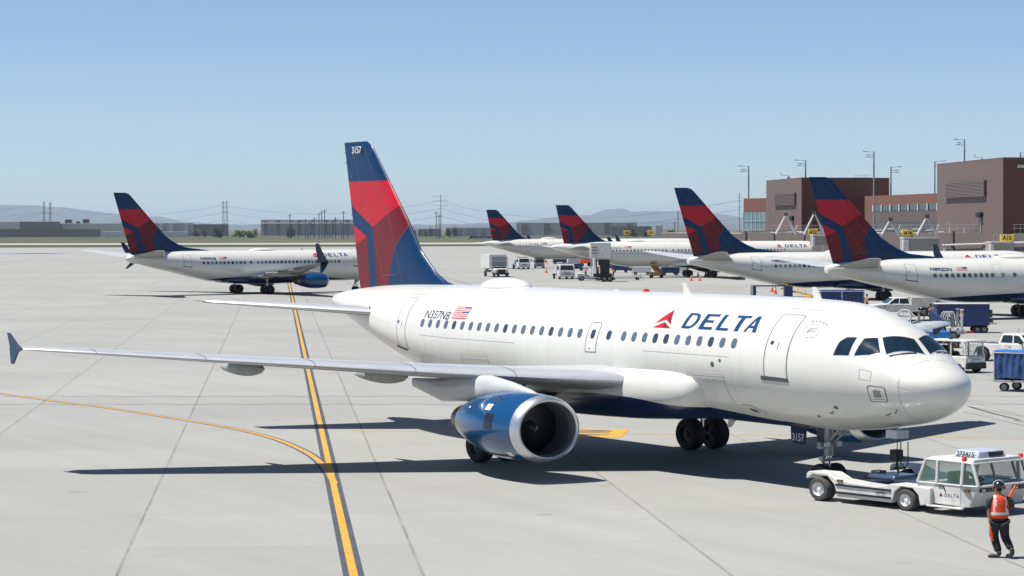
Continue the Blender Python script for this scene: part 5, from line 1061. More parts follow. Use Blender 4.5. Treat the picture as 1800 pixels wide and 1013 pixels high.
# ------------------------------------------------------------------ traffic cones
def cone(loc, label):
    t = thing('traffic_cone', loc, 0, label, 'traffic cone', 'orange cones round the parked airliners')
    g = MB(); g.box((0, 0, .03), (.42, .42, .06)); g.build('base', [CORG], t)
    g = MB(); g.lathe([(.06, .17), (.95, .035), (.96, .001)], (0, 0, 0), 'z', 14, mf=lambda k, i: 0); g.build('cone_body', [CORG], t); g = MB(); g.lathe([(.50, .108), (.68, .083)], (0, 0, 0), 'z', 14); g.build('reflective_band', [REFL], t); return t
c0 = None
CL = [(1215, 494, 'near pair under the N895DN tail, left one'), (1230, 494, 'near pair under the N895DN tail, right one'), (1227, 488, 'behind the near pair under the N895DN tail'), (1240, 486, 'farthest right of the four under the N895DN tail'),
      (1357, 513.5, 'left of two beside the dark blue frame cart'), (1363, 517, 'right of two beside the dark blue frame cart'), (1327, 514, 'at the left post of the dark blue frame cart'),
      (960, 480, 'just left of the front cabover truck'), (961, 463, 'between the small truck and the cabover truck, lower one'), (974, 463, 'above the cabover truck roof'), (961, 455, 'between the small truck and the cabover truck, upper one'), (1002, 456, 'under the distant airliner, left of the pair'), (1009, 458, 'under the distant airliner, right of the pair'), (1019, 468, 'right of the cabover truck mirror'), (1088, 469, 'under the second tail airliner, left of two'), (1102, 470, 'under the second tail airliner, right of two'), (1133, 468, 'between the two far belt loaders'), (1175, 479, 'right of the tan belt loader, left of two'), (1190, 478, 'right of the tan belt loader, right of two'), (1155, 458, 'behind the tan belt loader')]
for px, py, w in CL:
    if c0 is None: c0 = cone(gd(px, py), 'orange traffic cone '+w)
    else: dup(c0, gd(px, py), 0, 'orange traffic cone '+w)
# ------------------------------------------------------------------ people
def skin(name, joints, edges, mats, parent, loc=(0, 0, 0), sub=2, mf=None, root=0, branch=.7):
    me = bpy.data.meshes.new(name); me.from_pydata([j[:3] for j in joints], edges, []); me.update()
    o = bpy.data.objects.new(name, me); COL.objects.link(o); s = o.modifiers.new('s', 'SKIN'); s.branch_smoothing = branch
    for i, j in enumerate(joints): r = me.skin_vertices[0].data[i]; r.radius = (j[3], j[4] if len(j) > 4 else j[3]); r.use_root = (i == root)
    u = o.modifiers.new('u', 'SUBSURF'); u.levels = sub; u.render_levels = sub
    dg = bpy.context.evaluated_depsgraph_get(); ev = bpy.data.meshes.new_from_object(o.evaluated_get(dg)); bpy.data.objects.remove(o)
    mb = MB(); mb.v = [tuple(v.co) for v in ev.vertices]; mb.f = [tuple(p.vertices) for p in ev.polygons]; mb.m = [mf(p.center) if mf else 0 for p in ev.polygons]
    bpy.data.meshes.remove(ev); return mb.build(name, mats, parent, ang=75)
def marshaller():
    # local: +y away from the window, x to the right of the photo
    t = thing('person', gd(1757, 981), H0-0.0, 'person in orange safety vest and dark helmet walking ahead of the pushback tractor', 'person')
    H = [ # x, y, z, rx, ry
        (-.02, 0, .99, .135, .10), (-.02, 0, 1.15, .125, .09), (-.01, .0, 1.34, .15, .10), (0, 0, 1.49, .10, .085), (-.01, .02, 1.58, .052, .052), (-.015, .03, 1.66, .07, .085), (-.015, .03, 1.76, .078, .095), (-.015, .03, 1.84, .05, .06),
        (-.205, 0, 1.46, .058), (-.235, -.01, 1.20, .042), (-.225, -.03, .98, .030), (-.215, -.05, .90, .030),             # left arm hanging
        (.20, 0, 1.46, .058), (.255, .06, 1.23, .044), (.235, .27, 1.34, .033), (.235, .34, 1.38, .03),                         # right arm raised forward
        (-.10, 0, .92, .085), (-.10, .12, .53, .062), (.0, .04, .12, .042),          # left leg, knee forward
        (.09, 0, .92, .085), (.11, .02, .53, .062), (.22, -.16, .20, .042)]          # right leg, trailing
    E = [(0, 1), (1, 2), (2, 3), (3, 4), (4, 5), (5, 6), (6, 7), (3, 8), (8, 9), (9, 10), (10, 11), (3, 12), (12, 13), (13, 14), (14, 15), (0, 16), (16, 17), (17, 18), (0, 19), (19, 20), (20, 21)]
    skin('body', H, E, [SKIN, CLOTHK], t, mf=lambda c: 1 if c.z < .96 and not (abs(c.x) > .17 and c.z > .80) else 0)
    # feet with boots
    for nm, a, b, c in (('boot', (-.005, .02, .10), (-.03, .02, .05), (-.25, .04, .045)), ('boot', (.225, -.17, .20), (.23, -.19, .11), (.15, .02, .05))):
        skin(nm, [(a[0], a[1], a[2]+.08, .058), (*a, .058), (*b, .055), (*c, .04, .045)], [(0, 1), (1, 2), (2, 3)], [mat('boot_leather', (.03, .028, .026), .5, vary=.3, vs=8)], t)
    skin('trousers', [(-.015, 0, 1.00, .185, .14), (-.10, 0, .88, .125), (-.10, .12, .53, .102), (-.005, .04, .12, .080), (.09, 0, .88, .125), (.11, .02, .53, .102), (.218, -.15, .22, .080)], [(0, 1), (1, 2), (2, 3), (0, 4), (4, 5), (5, 6)], [CLOTHK], t)
    q = MB(); q.path([(-.20, -.05, .92), (-.19, .0, .72), (-.185, .02, .55)], .012); q.build('trouser_seam', [CLOTHK], t)
    skin('shirt', [(-.01, 0, .86, .200, .15), (-.01, 0, 1.2, .19, .14), (-.01, 0, 1.40, .19, .135), (0, 0, 1.52, .13, .10), (-.215, 0, 1.45, .092), (-.242, -.005, 1.20, .080), (.21, 0, 1.45, .092), (.262, .055, 1.22, .080)], [(0, 1), (1, 2), (2, 3), (3, 4), (4, 5), (3, 6), (6, 7)], [mat('shirt_dark', (.03, .03, .034), .8, vary=.3, vs=12)], t)
    def vm(c):
        if abs(c.z-1.12) < .032: return 1
        if c.z > 1.11 and (abs(abs(c.x+.005)-.125+.06*(c.z-1.3)) < .024): return 1
        return 0
    v = skin('safety_vest', [(-.01, 0, .93, .22, .165), (-.01, 0, 1.10, .215, .165), (-.01, 0, 1.28, .215, .165), (-.01, 0, 1.44, .215, .155), (0, 0, 1.585, .15, .12)], [(0, 1), (1, 2), (2, 3), (3, 4)], [HIVIS, REFL], t, sub=3, mf=vm)
    # helmet with ear defenders, hair, face
    q = MB(); q.sphere((-.015, .03, 1.80), .128, 18, sc=(.95, 1.08, .92)); q.build('helmet', [mat('helmet_black', (.012, .011, .012), .25, coat=.6)], t)
    q = MB(); q.add(*ring((-.015, .03, 1.80), .118, .012)); q.build('headband', [LGREY], t)
    for s in (-1, 1): q = MB(); q.sphere((-.015+s*.115, .03, 1.74), .05, 12, sc=(.6, 1, 1.2)); q.build('ear_defender', [mat('defender_red', (.16, .03, .025), .4)], t)
    skin('hair', [(-.015, -.015, 1.74, .075), (-.015, -.03, 1.63, .062)], [(0, 1)], [BLACK], t)
    q = MB(); q.prism([(.10, 1.72), (.145, 1.69), (.10, 1.685)], -.028, -.004, 'x'); q.build('nose', [SKIN], t)
    for s in (-1, 1): q = MB(); q.sphere((-.015+s*.03, .118, 1.745), .011); q.build('eye', [BLACK], t)
    q = MB(); q.box((-.015, .118, 1.655), (.045, .012, .01)); q.build('mouth', [mat('lips', (.25, .09, .07), .5)], t)
    # hands: palm, four fingers and a thumb round the wands
    for (p, d, u, sgn) in ((Vector((-.213, -.055, .87)), Vector((0, 0, -1)), Vector((0, 1, 0)), 1), (Vector((.236, .375, 1.395)), Vector((0, .8, .3)).normalized(), Vector((1, 0, 0)), -1)):
        w = d.cross(u).normalized(); J = [(*(p-d*.03), .028), (*(p+d*.04), .036, .022)]; Ed = [(0, 1)]
        for k in range(4):
            b = p+d*.055+u*(.027-.018*k); L_ = (.042, .048, .045, .036)[k]; i0 = len(J)
            J += [(*b, .0105), (*(b+d*L_*.7+w*.012), .0095), (*(b+d*L_*.9+w*.045), .0085)]; Ed += [(1, i0), (i0, i0+1), (i0+1, i0+2)]
        i0 = len(J); b = p+u*.036; J += [(*b, .012), (*(b+u*.012+d*.03+w*.03), .0095)]; Ed += [(0, i0), (i0, i0+1)]
        skin('hand', J, Ed, [SKIN], t, sub=1)
    return t
marshaller()
def person_at(lx, ly, lz):  # helper in the marshaller's frame
    b = gd(1757, 981); h = H0; return Vector((b.x+(lx*math.cos(h)-ly*math.sin(h))*KW, b.y+(lx*math.sin(h)+ly*math.cos(h))*KW, lz))
for a, b, lab in (((-.21, -.02, .92), (-.145, .04, .42), 'orange marshalling wand pointing down in the walking person\'s lowered left hand'), ((.235, .40, 1.36), (.42, .42, 1.74), 'orange marshalling wand raised in the walking person\'s right hand')):
    q = MB(); a = Vector(a); b = Vector(b); d = b-a; base = person_at(*a)
    o_ = thing('marshalling_wand', base, H0, lab, 'wand', 'marshalling wands')
    q.cyl((0, 0, 0), tuple(d), .026, .032, n=10); q.build('glow_tube', [mat('wand_orange', (.95, .10, .02), .4)], o_)
    q = MB(); q.cyl(tuple(-d*.25), (0, 0, 0), .018, n=8); q.build('grip', [BLACK], o_)
def simple_person(loc, rz, label, vest=HIVIS, seated=False, group=None, cap=BLACK):
    t = thing('person', loc, rz, label, 'person', group)
    if seated: J = [(0, 0, .12, .13, .11), (0, 0, .4, .14, .1), (0, 0, .60, .09), (0, 0, .68, .05), (0, 0, .82, .085), (.0, .2, .55, .05), (.22, .24, .35, .042), (.42, .16, .42, .035), (0, -.2, .55, .05), (.22, -.24, .35, .042), (.42, -.16, .42, .035), (.38, .12, .1, .075), (.42, .12, -.3, .05), (.38, -.12, .1, .075), (.42, -.12, -.3, .05)]; zt, zb = .62, .1
    else: J = [(0, 0, .95, .13, .1), (0, 0, 1.2, .14, .1), (0, 0, 1.45, .09), (0, 0, 1.54, .05), (0, 0, 1.68, .085), (0, .2, 1.42, .05), (.05, .25, 1.15, .042), (.18, .22, 1.0, .035), (0, -.2, 1.42, .05), (.05, -.25, 1.15, .042), (.12, -.22, .95, .035), (0, .1, .5, .065), (.05, .1, .06, .05), (0, -.1, .5, .065), (-.1, -.1, .06, .05)]; zt, zb = 1.5, .98
    E = [(0, 1), (1, 2), (2, 3), (3, 4), (2, 5), (5, 6), (6, 7), (2, 8), (8, 9), (9, 10), (0, 11), (11, 12), (0, 13), (13, 14)]
    skin('body', J, E, [SKIN, CLOTHK], t, sub=1, mf=lambda c: 1 if c.z < zb+.05 else 0)
    skin('vest', [(0, 0, zb, .16, .13), (0, 0, (zb+zt)/2, .17, .13), (0, 0, zt-.04, .13, .11)], [(0, 1), (1, 2)], [vest, REFL], t, sub=2, mf=lambda c: 1 if abs(c.z-(zb+zt)/2+.05) < .03 else 0)
    q = MB(); q.sphere((0, 0, J[4][2]+.06), .10, 12); q.build('hat', [cap], t)
    return t
def in_frame(o, lx, ly, lz):
    h = o.rotation_euler.z; return Vector((o.location.x+(lx*math.cos(h)-ly*math.sin(h))*KW, o.location.y+(lx*math.sin(h)+ly*math.cos(h))*KW, lz))
simple_person(in_frame(TUG, 4.12, -.80, .58), R(2), 'driver in orange vest sitting inside the pushback tractor cab', seated=True)
simple_person(in_frame(bt, -.35, .15, 1.0), bt.rotation_euler.z, 'driver in dark red top sitting on the white baggage tractor', vest=mat('maroon_cloth', (.10, .015, .02), .8), seated=True)
for i, (px, d, a, lab) in enumerate(((1636, 206, 10, 'worker in orange vest standing behind the hoses of the service cart'), (1524, 236, 200, 'worker in orange vest standing right of the bag filled cart'), (1078, 395, 30, 'orange vested worker beside the lifted cab near the cones'), (1052, 405, 160, 'orange vested worker just left of the lifted cab'), (1030, 410, 80, 'orange vested worker near the white flatbed truck'))):
    simple_person(pt(px, d), hd(a), lab, group='ramp workers in orange')
# ------------------------------------------------------------------ concourse on the right
TGP = mat('cladding_grey_pink', (.130, .088, .080), .7, vary=.06, vs=.3); TRB = mat('cladding_red_brown', (.120, .040, .028), .75, vary=.08, vs=.3); TBR = mat('wall_brown_grey', (.115, .095, .085), .8, vary=.12, vs=.25)
TOR = mat('cladding_terracotta', (.165, .072, .052), .75, vary=.06, vs=.3); LVR = mat('louvre_dark', (.075, .055, .055), .6); GLB = mat('glass_wall_blue', (.13, .22, .26), .12, coat=.5, vary=.25, vs=.12); STL = mat('white_steel', (.5, .5, .5), .4, vary=.1); ROOFM = mat('roof_grey', (.3, .29, .28), .8)
def pz(px, d, z): return pt(px, d, z)
def quad_block(name, corners, z0, z1, mats, parent=None, k=1.0, face_m=None):
    """prism on a ground polygon given as points; face_m picks the material of each side"""
    n = len(corners); g = MB(); P = [(c.x, c.y, z0) for c in corners]+[(c.x, c.y, z1) for c in corners]
    g.add(P, [(i, (i+1) % n, n+(i+1) % n, n+i) for i in range(n)]+[tuple(range(n-1, -1, -1)), tuple(range(n, 2*n))], (face_m or [0]*n)+[len(mats)-1, len(mats)-1]); return g.build(name, mats, parent, k=1.0)
def wall_rect(name, a, b, u0, u1, z0, z1, out, m, parent, frame=None, fm=None):
    """flat panel standing 'out' proud of the wall running from a to b"""
    d = (b-a); d.z = 0; L = d.length; d.normalize(); nn = Vector((d.y, -d.x, 0))
    if nn.dot(CAM-a) < 0: nn = -nn
    P = a+d*L*u0; Q = a+d*L*u1; g = MB(); o = nn*out
    g.add([(P.x, P.y, z0), (Q.x, Q.y, z0), (Q.x, Q.y, z1), (P.x, P.y, z1)]+[(P.x+o.x, P.y+o.y, z0), (Q.x+o.x, Q.y+o.y, z0), (Q.x+o.x, Q.y+o.y, z1), (P.x+o.x, P.y+o.y, z1)], [(4, 5, 6, 7), (0, 1, 5, 4), (3, 2, 6, 7), (0, 4, 7, 3), (1, 5, 6, 2)]); return g.build(name, m, parent, k=1.0)
def louvres(a, b, u0, u1, z0, z1, parent, n=9):
    f = wall_rect('louvre', a, b, u0, u1, z0, z1, .25, LVR, parent)
    for i in range(n): z = z0+(z1-z0)*(i+.5)/n; wall_rect('louvre_blade', a, b, u0, u1, z-.08, z+.04, .42, mat('louvre_light', (.16, .125, .12), .6), f)
def building(name, label, cat='building', group=None): return thing(name, (0, 0, 0), 0, label, cat, group)
# left block with a glazed corner room
B1 = building('terminal_building', 'left red brown terminal block with dark louvre and lit grey side'); a, c, e = pz(1347, 490, 0), pz(1409, 461, 0), pz(1563, 466, 0); bk = pz(1563, 520, 0); bl = pz(1352, 540, 0)
quad_block('wall', [a, c, e, bk, bl], 0, 17.15, [TGP, TRB, TRB, ROOFM], B1, face_m=[0, 1, 1, 1, 0]); quad_block('parapet', [a, c, e, bk, bl], 17.152, 17.45, [mat('parapet_dark', (.12, .07, .055), .7)], B1)
louvres(a, c, .28, .86, 12.4, 14.7, B1)
wall_rect('wall_machine', a, c, .74, .80, 9.5, 10.3, .5, BLACK, B1)
G1 = building('glazed_lobby', 'low glass walled room with terracotta top at the left end of the terminal'); a1, b1, c1 = pz(1307, 498, 0), pz(1352, 492, 0), pz(1352, 530, 0); d1 = pz(1310, 535, 0)
quad_block('glass_wall', [a1, b1, c1, d1], 6, 11.2, [GLB], G1); quad_block('upper_wall', [a1, b1, c1, d1], 11.21, 14.0, [TOR], G1); quad_block('lower_wall', [a1, b1, c1, d1], 0, 5.99, [TBR], G1)
for i in range(7): u = i/6; wall_rect('mullion', a1, b1, max(0, u-.006), min(1, u+.006), 6, 11.2, .12, LGREY, G1)
for z in (7.6, 9.4): wall_rect('transom', a1, b1, 0, 1, z, z+.08, .12, LGREY, G1)
# link between the blocks
LK = building('terminal_link', 'lower terracotta link with a window strip between the two tall blocks'); a, b = pz(1520, 442, 0), pz(1650, 404, 0); b2 = pz(1662, 440, 0); a2 = pz(1530, 475, 0)
quad_block('wall', [a, b, b2, a2], 6.0, 13.7, [TOR, ROOFM], LK, face_m=[0]*4); wall_rect('window_strip', a, b, .12, .995, 11.0, 12.0, .06, DGLASS, LK); wall_rect('dark_glazing', a, b, .10, .995, 6.6, 9.0, .06, mat('dark_glazing', (.03, .035, .035), .15, coat=.4), LK)
for i in range(8): u = .13+.86*i/7; wall_rect('window_post', a, b, u-.006, u+.006, 10.9, 12.1, .2, LGREY, LK)
wall_rect('wall_band', a, b, .10, .995, 9.01, 10.9, .14, TBR, LK)
for i in range(5): u = .2+.17*i; wall_rect('roof_strut', a, b, u, u+.10, 7.6+.2*(i % 2), 7.75+.2*(i % 2), .6, STL, LK)
# right block
B2 = building('terminal_building', 'right red brown terminal block, the nearest and tallest, cut by the frame edge'); a, c, e = pz(1647, 366, 0), pz(1763, 332, 0), pz(1900, 336, 0); bk = pz(1900, 380, 0); bl = pz(1650, 396, 0)
quad_block('wall', [a, c, e, bk, bl], 0, 17.2, [TGP, TRB, TRB, ROOFM], B2, face_m=[0, 1, 1, 1, 0]); quad_block('parapet', [a, c, e, bk, bl], 17.202, 17.5, [MT['parapet_dark']], B2)
louvres(a, c, .16, .77, 12.4, 14.6, B2, 11); wall_rect('wall_machine', a, c, .66, .72, 9.5, 10.2, .5, BLACK, B2); wall_rect('wall_pipe', a, c, .69, .70, 7.4, 9.5, .15, MGREY, B2); wall_rect('side_vent', c, e, .18, .30, 16.1, 16.5, .1, LGREY, B2)
# raised walkway wall with rails
WW = building('walkway_wall', 'long brown grey raised walkway wall with railings below the terminal blocks', 'wall'); a, b = pz(1303, 452, 0), pz(1860, 318, 0); dd = (b-a).normalized(); nn = Vector((-dd.y, dd.x, 0)); nn = nn if nn.dot(FH) > 0 else -nn
quad_block('wall', [a, b, b+nn*9, a+nn*9], 0, 7.35, [TBR, ROOFM], WW, face_m=[0]*4)
for i in range(9): wall_rect('wall_pier', a, b, .02+.12*i, .026+.12*i, 0, 7.6, .3, mat('pier_dark', (.10, .08, .075), .8), WW)
g = MB(); L = (b-a).length
for z in (8.0, 8.5): g.path([tuple(a+Vector((0, 0, z))), tuple(b+Vector((0, 0, z)))], .025, 4)
for i in range(70): p = a+dd*L*i/69; g.path([(p.x, p.y, 7.35), (p.x, p.y, 8.5)], .022, 4)
g.build('railing', MGREY, WW, k=1.0)
g = MB(); a_, b_ = a+dd*L*.72-nn*.4, a+dd*L*.95-nn*.4
g.path([tuple(a_+Vector((0, 0, 5.6))), tuple(b_+Vector((0, 0, 6.2)))], .12, 6); g.build('pipe_run', STL, WW, k=1.0)
def at_wall(px, out=0.0):
    """point of the walkway wall seen in a photo column"""
    u = 0.0; best = None
    for i in range(400):
        p = a+dd*L*i/399-nn*out; v = p-CAM; x = 900+FPX*v.dot(rt)/v.dot(FH)
        if best is None or abs(x-px) < best[0]: best = (abs(x-px), p)
    return best[1]
# A-frame hangers of the boarding bridges
def a_frame(px, x0, x1, ytop, lab, out=3.0):
    p = at_wall(px, out); d = (p-CAM).dot(FH); w = (x1-x0)/FPX*d; zt = 8.17+(398-ytop)*d/FPX
    t = thing('bridge_hanger', (p.x, p.y, 0), H0, lab, 'steel frame', 'white A-frames over the boarding bridges')
    for s in (-1, 1): g = MB(); g.cyl((s*w/2/KW, 0, 7.0), (0, 0, zt), .20, .13, 8); g.build('leg', STL, t)
    g = MB(); g.box((0, 0, zt+.1), (.5, .4, .5)); g.build('head', [DGREY], t)
    g = MB(); g.path([(-w/2/KW*1.5, 0, 7.3), (w/2/KW*1.7, 0, 7.45)], .10, 6); g.path([(w*.42/KW, 0, 7.5), (w*.62/KW, .4, 8.6)], .04); g.build('tie_beam', STL, t)
a_frame(1381, 1364, 1399, 376, 'white A-frame leftmost, in front of the left terminal block'); a_frame(1432, 1414, 1450, 373, 'white A-frame behind the A12 sign', 5); a_frame(1565, 1552, 1582, 385, 'white A-frame just left of the A14 sign'); a_frame(1630, 1613, 1648, 380, 'white A-frame right of the A14 sign', 3)
# gate signs
def gate_sign(px, y0, y1, txt, w, depth=None, lab=''):
    p = at_wall(px, 7.0) if depth is None else pt(px, depth); d = (p-CAM).dot(FH); zc = 8.17+(399-(y0+y1)/2)*d/FPX; h = (y1-y0)*d/FPX; ww = w/FPX*d/KW
    t = thing('gate_sign', (p.x, p.y, 0), H0, lab, 'gate sign', 'yellow gate number signs')
    g = MB(); g.box((0, 0, zc), (ww, .25, h)); b_ = g.build('sign_box', [SYEL], t, bevel=.03)
    g = MB(); V, Fc = text_polys(txt, bold=.03); g.add([(-ww*.36+ww*.72*u, -.14, zc-h*.34+h*.68*v) for u, v in V], Fc); g.build('gate_number', [BLACK], b_, fix=False)
    g = MB(); g.path([(0, .1, 3.0), (0, .1, zc-h/2)], .08, 6); g.build('post', [MGREY], t)
gate_sign(1429, 402, 412, 'A12', 17, lab='yellow A12 gate sign between the two nearer tails'); gate_sign(1595, 404, 414, 'A14', 19, lab='yellow A14 gate sign on the walkway wall'); gate_sign(1797, 411.5, 424.5, 'A16', 24, lab='yellow gate sign cut by the right edge'); gate_sign(1102, 404, 411.5, 'A8', 11, 560, lab='small yellow gate sign, left of the two far ones'); gate_sign(1144, 404, 411.5, 'A10', 11, 520, lab='small yellow gate sign, right of the two far ones')
# boarding bridge ends by the walkway
def bridge(px, y0, y1, w, lab, out):
    p = at_wall(px, out); d = (p-CAM).dot(FH); z1 = 8.17-(y0-399)*d/FPX; z0 = 8.17-(y1-399)*d/FPX; L_ = w/FPX*d/KW
    t = thing('boarding_bridge', (p.x, p.y, 0), H0, lab, 'boarding bridge', 'boarding bridges at the walkway')
    g = MB(); g.box((0, 0, (z0+z1)/2), (L_, 3, z1-z0)); g.build('tunnel', [mat('tunnel_beige', (.30, .28, .25), .6, vary=.1)], t)
    g = MB(); g.box((0, 0, z1+.1), (L_*1.02, 3.2, .2)); g.build('roof', [STL], t); g = MB(); g.box((-L_*.45, -1.3, (z0+z1)/2-.2), (L_*.16, .8, z1-z0)); g.build('cab', [LGREY], t, bevel=.03)
    g = MB(); g.path([(L_*.3, 0, 0), (L_*.3, 0, z0)], .25, 8); g.build('column', [LGREY], t)
    g = MB(); [g.path([(x*L_, -1.55, z1+.2), (x*L_, -1.55, z1+1.1)], .03, 4) for x in (-.4, -.2, 0, .2, .4)]; g.path([(-.4*L_, -1.55, z1+1.1), (.4*L_, -1.55, z1+1.1)], .03, 4); g.build('roof_rail', STL, t)
bridge(1616, 419, 440, 62, 'pale boarding bridge end under the A14 sign', 8); bridge(1440, 414, 430, 26, 'pale boarding bridge end under the A12 sign', 8); bridge(1810, 427, 446, 40, 'pale boarding bridge end at the right edge', 8)
# apron light masts
def mast(px, ytop, ybase, side, d, lab):
    p = pt(px, d); zt = 8.17+(398-ytop)*d/FPX
    t = thing('light_mast', (p.x, p.y, 0), H0, lab, 'light mast', 'light masts over the terminal'); s = d/FPX/KW
    g = MB(); g.cyl((0, 0, 0), (0, 0, zt), 1.9*s, 1.2*s, 8); g.build('mast', [mat('mast_grey', (.22, .25, .28), .5, .3)], t)
    for k, (dz, L_) in enumerate(((1, 19), (7, 13), (10.5, 15))):
        g = MB(); g.path([(0, 0, zt-dz*d/FPX), (side*L_*s, 0, zt-(dz-1.2)*d/FPX)], .5*s, 5); g.box((side*(L_-3)*s, 0, zt-(dz-1.3)*d/FPX), (7*s, 5*s, .9*d/FPX)); g.build('lamp_arm', [MT['mast_grey']], t)
for px, yt, sd, d, lab in ((1316, 290, -1, 560, 'slender light mast leftmost, above the glazed lobby'), (1416, 280, -1, 520, 'slender light mast standing over the left block'), (1536, 265, -1, 398, 'tall light mast right of the left block, arms to the left'), (1566, 292, 1, 500, 'light mast with arms to the right over the terracotta link'), (1643, 282, 1, 480, 'light mast beside the right block with arms to the right'), (1695, 244, -1, 420, 'tallest light mast rising over the right block'), (1793, 267, 1, 430, 'light mast at the right edge behind the right block')):
    mast(px, yt, 400, sd, d, lab)
def roof_kit(name, px, y, d, w, lab):
    p = pt(px, d); z = 17.45; t = thing(name, (p.x, p.y, z), H0, lab, 'roof equipment', 'equipment on the terminal roofs'); return t, d/FPX/KW, d/FPX
for px, d, lab in ((1382, 476, 'small antenna bracket on the left block roof'), (1722, 350, 'small antenna bracket on the right block roof')):
    t, s, v = roof_kit('roof_bracket', px, 0, d, 0, lab); g = MB(); g.path([(4*s, 0, 0), (4*s, 0, 6*v), (-9*s, 0, 7*v), (-10*s, 0, 12*v)], .5*s, 5); g.box((4*s, 0, 2*v), (4*s, 3*s, 4*v)); g.build('bracket', [MT['mast_grey']], t)
t, s, v = roof_kit('roof_railing', 1515, 0, 486, 0, 'railed hatch on the left block roof'); g = MB()
for x in (-13, -6, 0, 6, 13): g.path([(x*s, 0, 0), (x*s, 0, 8*v)], .35*s, 4)
for z in (4, 8): g.path([(-13*s, 0, z*v), (13*s, 0, z*v)], .35*s, 4)
g.build('rails', [LGREY], t)
for px, h, d in ((1670, 20, 330), (1695, 20, 330)):
    p = at_wall(px, -1.0); s = d/FPX/KW; t = thing('walkway_lamp', (p.x, p.y, 7.35), H0, 'white crook lamp on the walkway, '+('left' if px < 1680 else 'right')+' of a pair', 'lamp', 'lamps on the walkway'); g = MB(); g.cyl((0, 0, 0), (0, 0, 18*d/FPX), 1.1*s, n=6); g.box((-1.5*s, 0, 18*d/FPX), (6*s, 2*s, 1.6*d/FPX)); g.build('post', [STL], t)
t = thing('concourse_base', (0, 0, 0), 0, 'low pale building seen under the walkway on the far left of the terminal', 'building'); quad_block('wall', [pz(1160, 560, 0), pz(1305, 480, 0), pz(1330, 520, 0), pz(1180, 600, 0)], 0, 7.0, [TBR, ROOFM], t, face_m=[0]*4)
# ------------------------------------------------------------------ beyond the airfield
def zat(y, d, px=900): return CAM.z+(399.5-y)*d/FPX
def far_building(name, label, x0, x1, ytop, d, m, d2=None, ybase=None, strip=None, panels=0, roof=None, pm=None, depth=60):
    t = thing(name, (0, 0, 0), 0, label, 'building'); d2 = d2 or d; a, b = pt(x0, d), pt(x1, d2); c, e = pt(x1, d2+depth), pt(x0, d+depth); zt = zat(ytop, d)
    quad_block('wall', [a, b, c, e], -1, zt, [m, roof or mat('far_roof', (.62, .63, .63), .8)], t, face_m=[0]*4)
    if strip: wall_rect('white_strip', a, b, 0, 1, zat(strip[1], d), zat(strip[0], d), .8, mat('far_white', (.72, .74, .76), .6), t)
    for i in range(panels):
        u = (i+.25+.35*((i*7) % 3)/3)/panels; wall_rect('wall_panel', a, b, u, u+.30/panels, 0, zt-.6, .5, pm or mat('panel_dark', (.14, .13, .13), .7), t)
    return t
FW = mat('far_wall_grey', (.33, .345, .35), .8, vary=.06, vs=.02); FB = mat('far_wall_brown', (.15, .137, .128), .85, vary=.06, vs=.01); FT = mat('far_wall_tan', (.17, .153, .14), .85, vary=.06, vs=.01); FL = mat('far_wall_pale', (.44, .45, .45), .8, vary=.05, vs=.02); FD = mat('far_wall_dark', (.15, .165, .18), .8)
far_building('warehouse', 'pale warehouse strip at the far left edge under the mountains', -60, 36, 387.5, 2700, FL)
far_building('warehouse', 'taller tan warehouse block standing behind the brown wall', 35, 106, 387, 2620, FT)
far_building('brown_wall', 'long brown windowless wall building at the far left', -60, 177, 400, 2480, FB)
far_building('warehouse', 'long pale warehouse between the tan block and the taxiing airliner tail', 105, 222, 390.5, 2680, FL)
far_building('warehouse', 'grey warehouse right behind the taxiing airliner tail', 222, 340, 390, 2700, FW, panels=5, pm=FL)
far_building('warehouse', 'dark grey warehouse left of the green trees', 338, 402, 392, 2720, FD)
far_building('low_shed', 'low pale shed in front of the grey warehouse', 180, 330, 405, 2420, FL)
far_building('distribution_centre', 'large grey distribution centre with white stripe behind the foreground tail', 459, 640, 384.5, 2800, FW, strip=(389, 391.5), panels=9, pm=FD)
far_building('distribution_centre', 'grey hall right of the foreground fin beyond the pylon', 784, 872, 398, 2500, FW, strip=(397.8, 400), panels=4, pm=FL)
far_building('low_shed', 'dark low shed between the foreground fin and the pylon', 735, 775, 401, 2500, FD)
far_building('factory', 'wide grey factory with tan end behind the two far tails', 908, 1120, 390.5, 2700, FW, panels=6, pm=FT)
far_building('factory', 'dark wing of the wide factory reaching toward the N895DN tail', 1075, 1146, 397, 2500, FD)
far_building('silo_block', 'small bright white block before the N895DN tail', 1153, 1165, 396, 2400, FL)
for i, (px, w, y) in enumerate(((121, 11, 382.5), (152, 10, 382), (138, 5, 386))):
    t = thing('rooftop_unit', pt(px, 2695, zat(390.5, 2680)), H0, ('wide dark unit leftmost on the pale warehouse roof', 'dark unit right of the others on the pale warehouse roof', 'small dark unit between two larger ones on the warehouse roof')[i], 'rooftop unit', 'dark units on the warehouse roof'); s = 2695/FPX
    g = MB(); g.box((0, 0, (390.5-y)*s*.5), (w*s/KW, 6, (390.5-y)*s*.8)); g.build('housing', [BLACK], t); g = MB(); [g.path([(x, 0, 0), (x, 0, 2)], .3, 4) for x in (-w*s/KW*.4, w*s/KW*.4)]; g.build('stand', [DGREY], t)
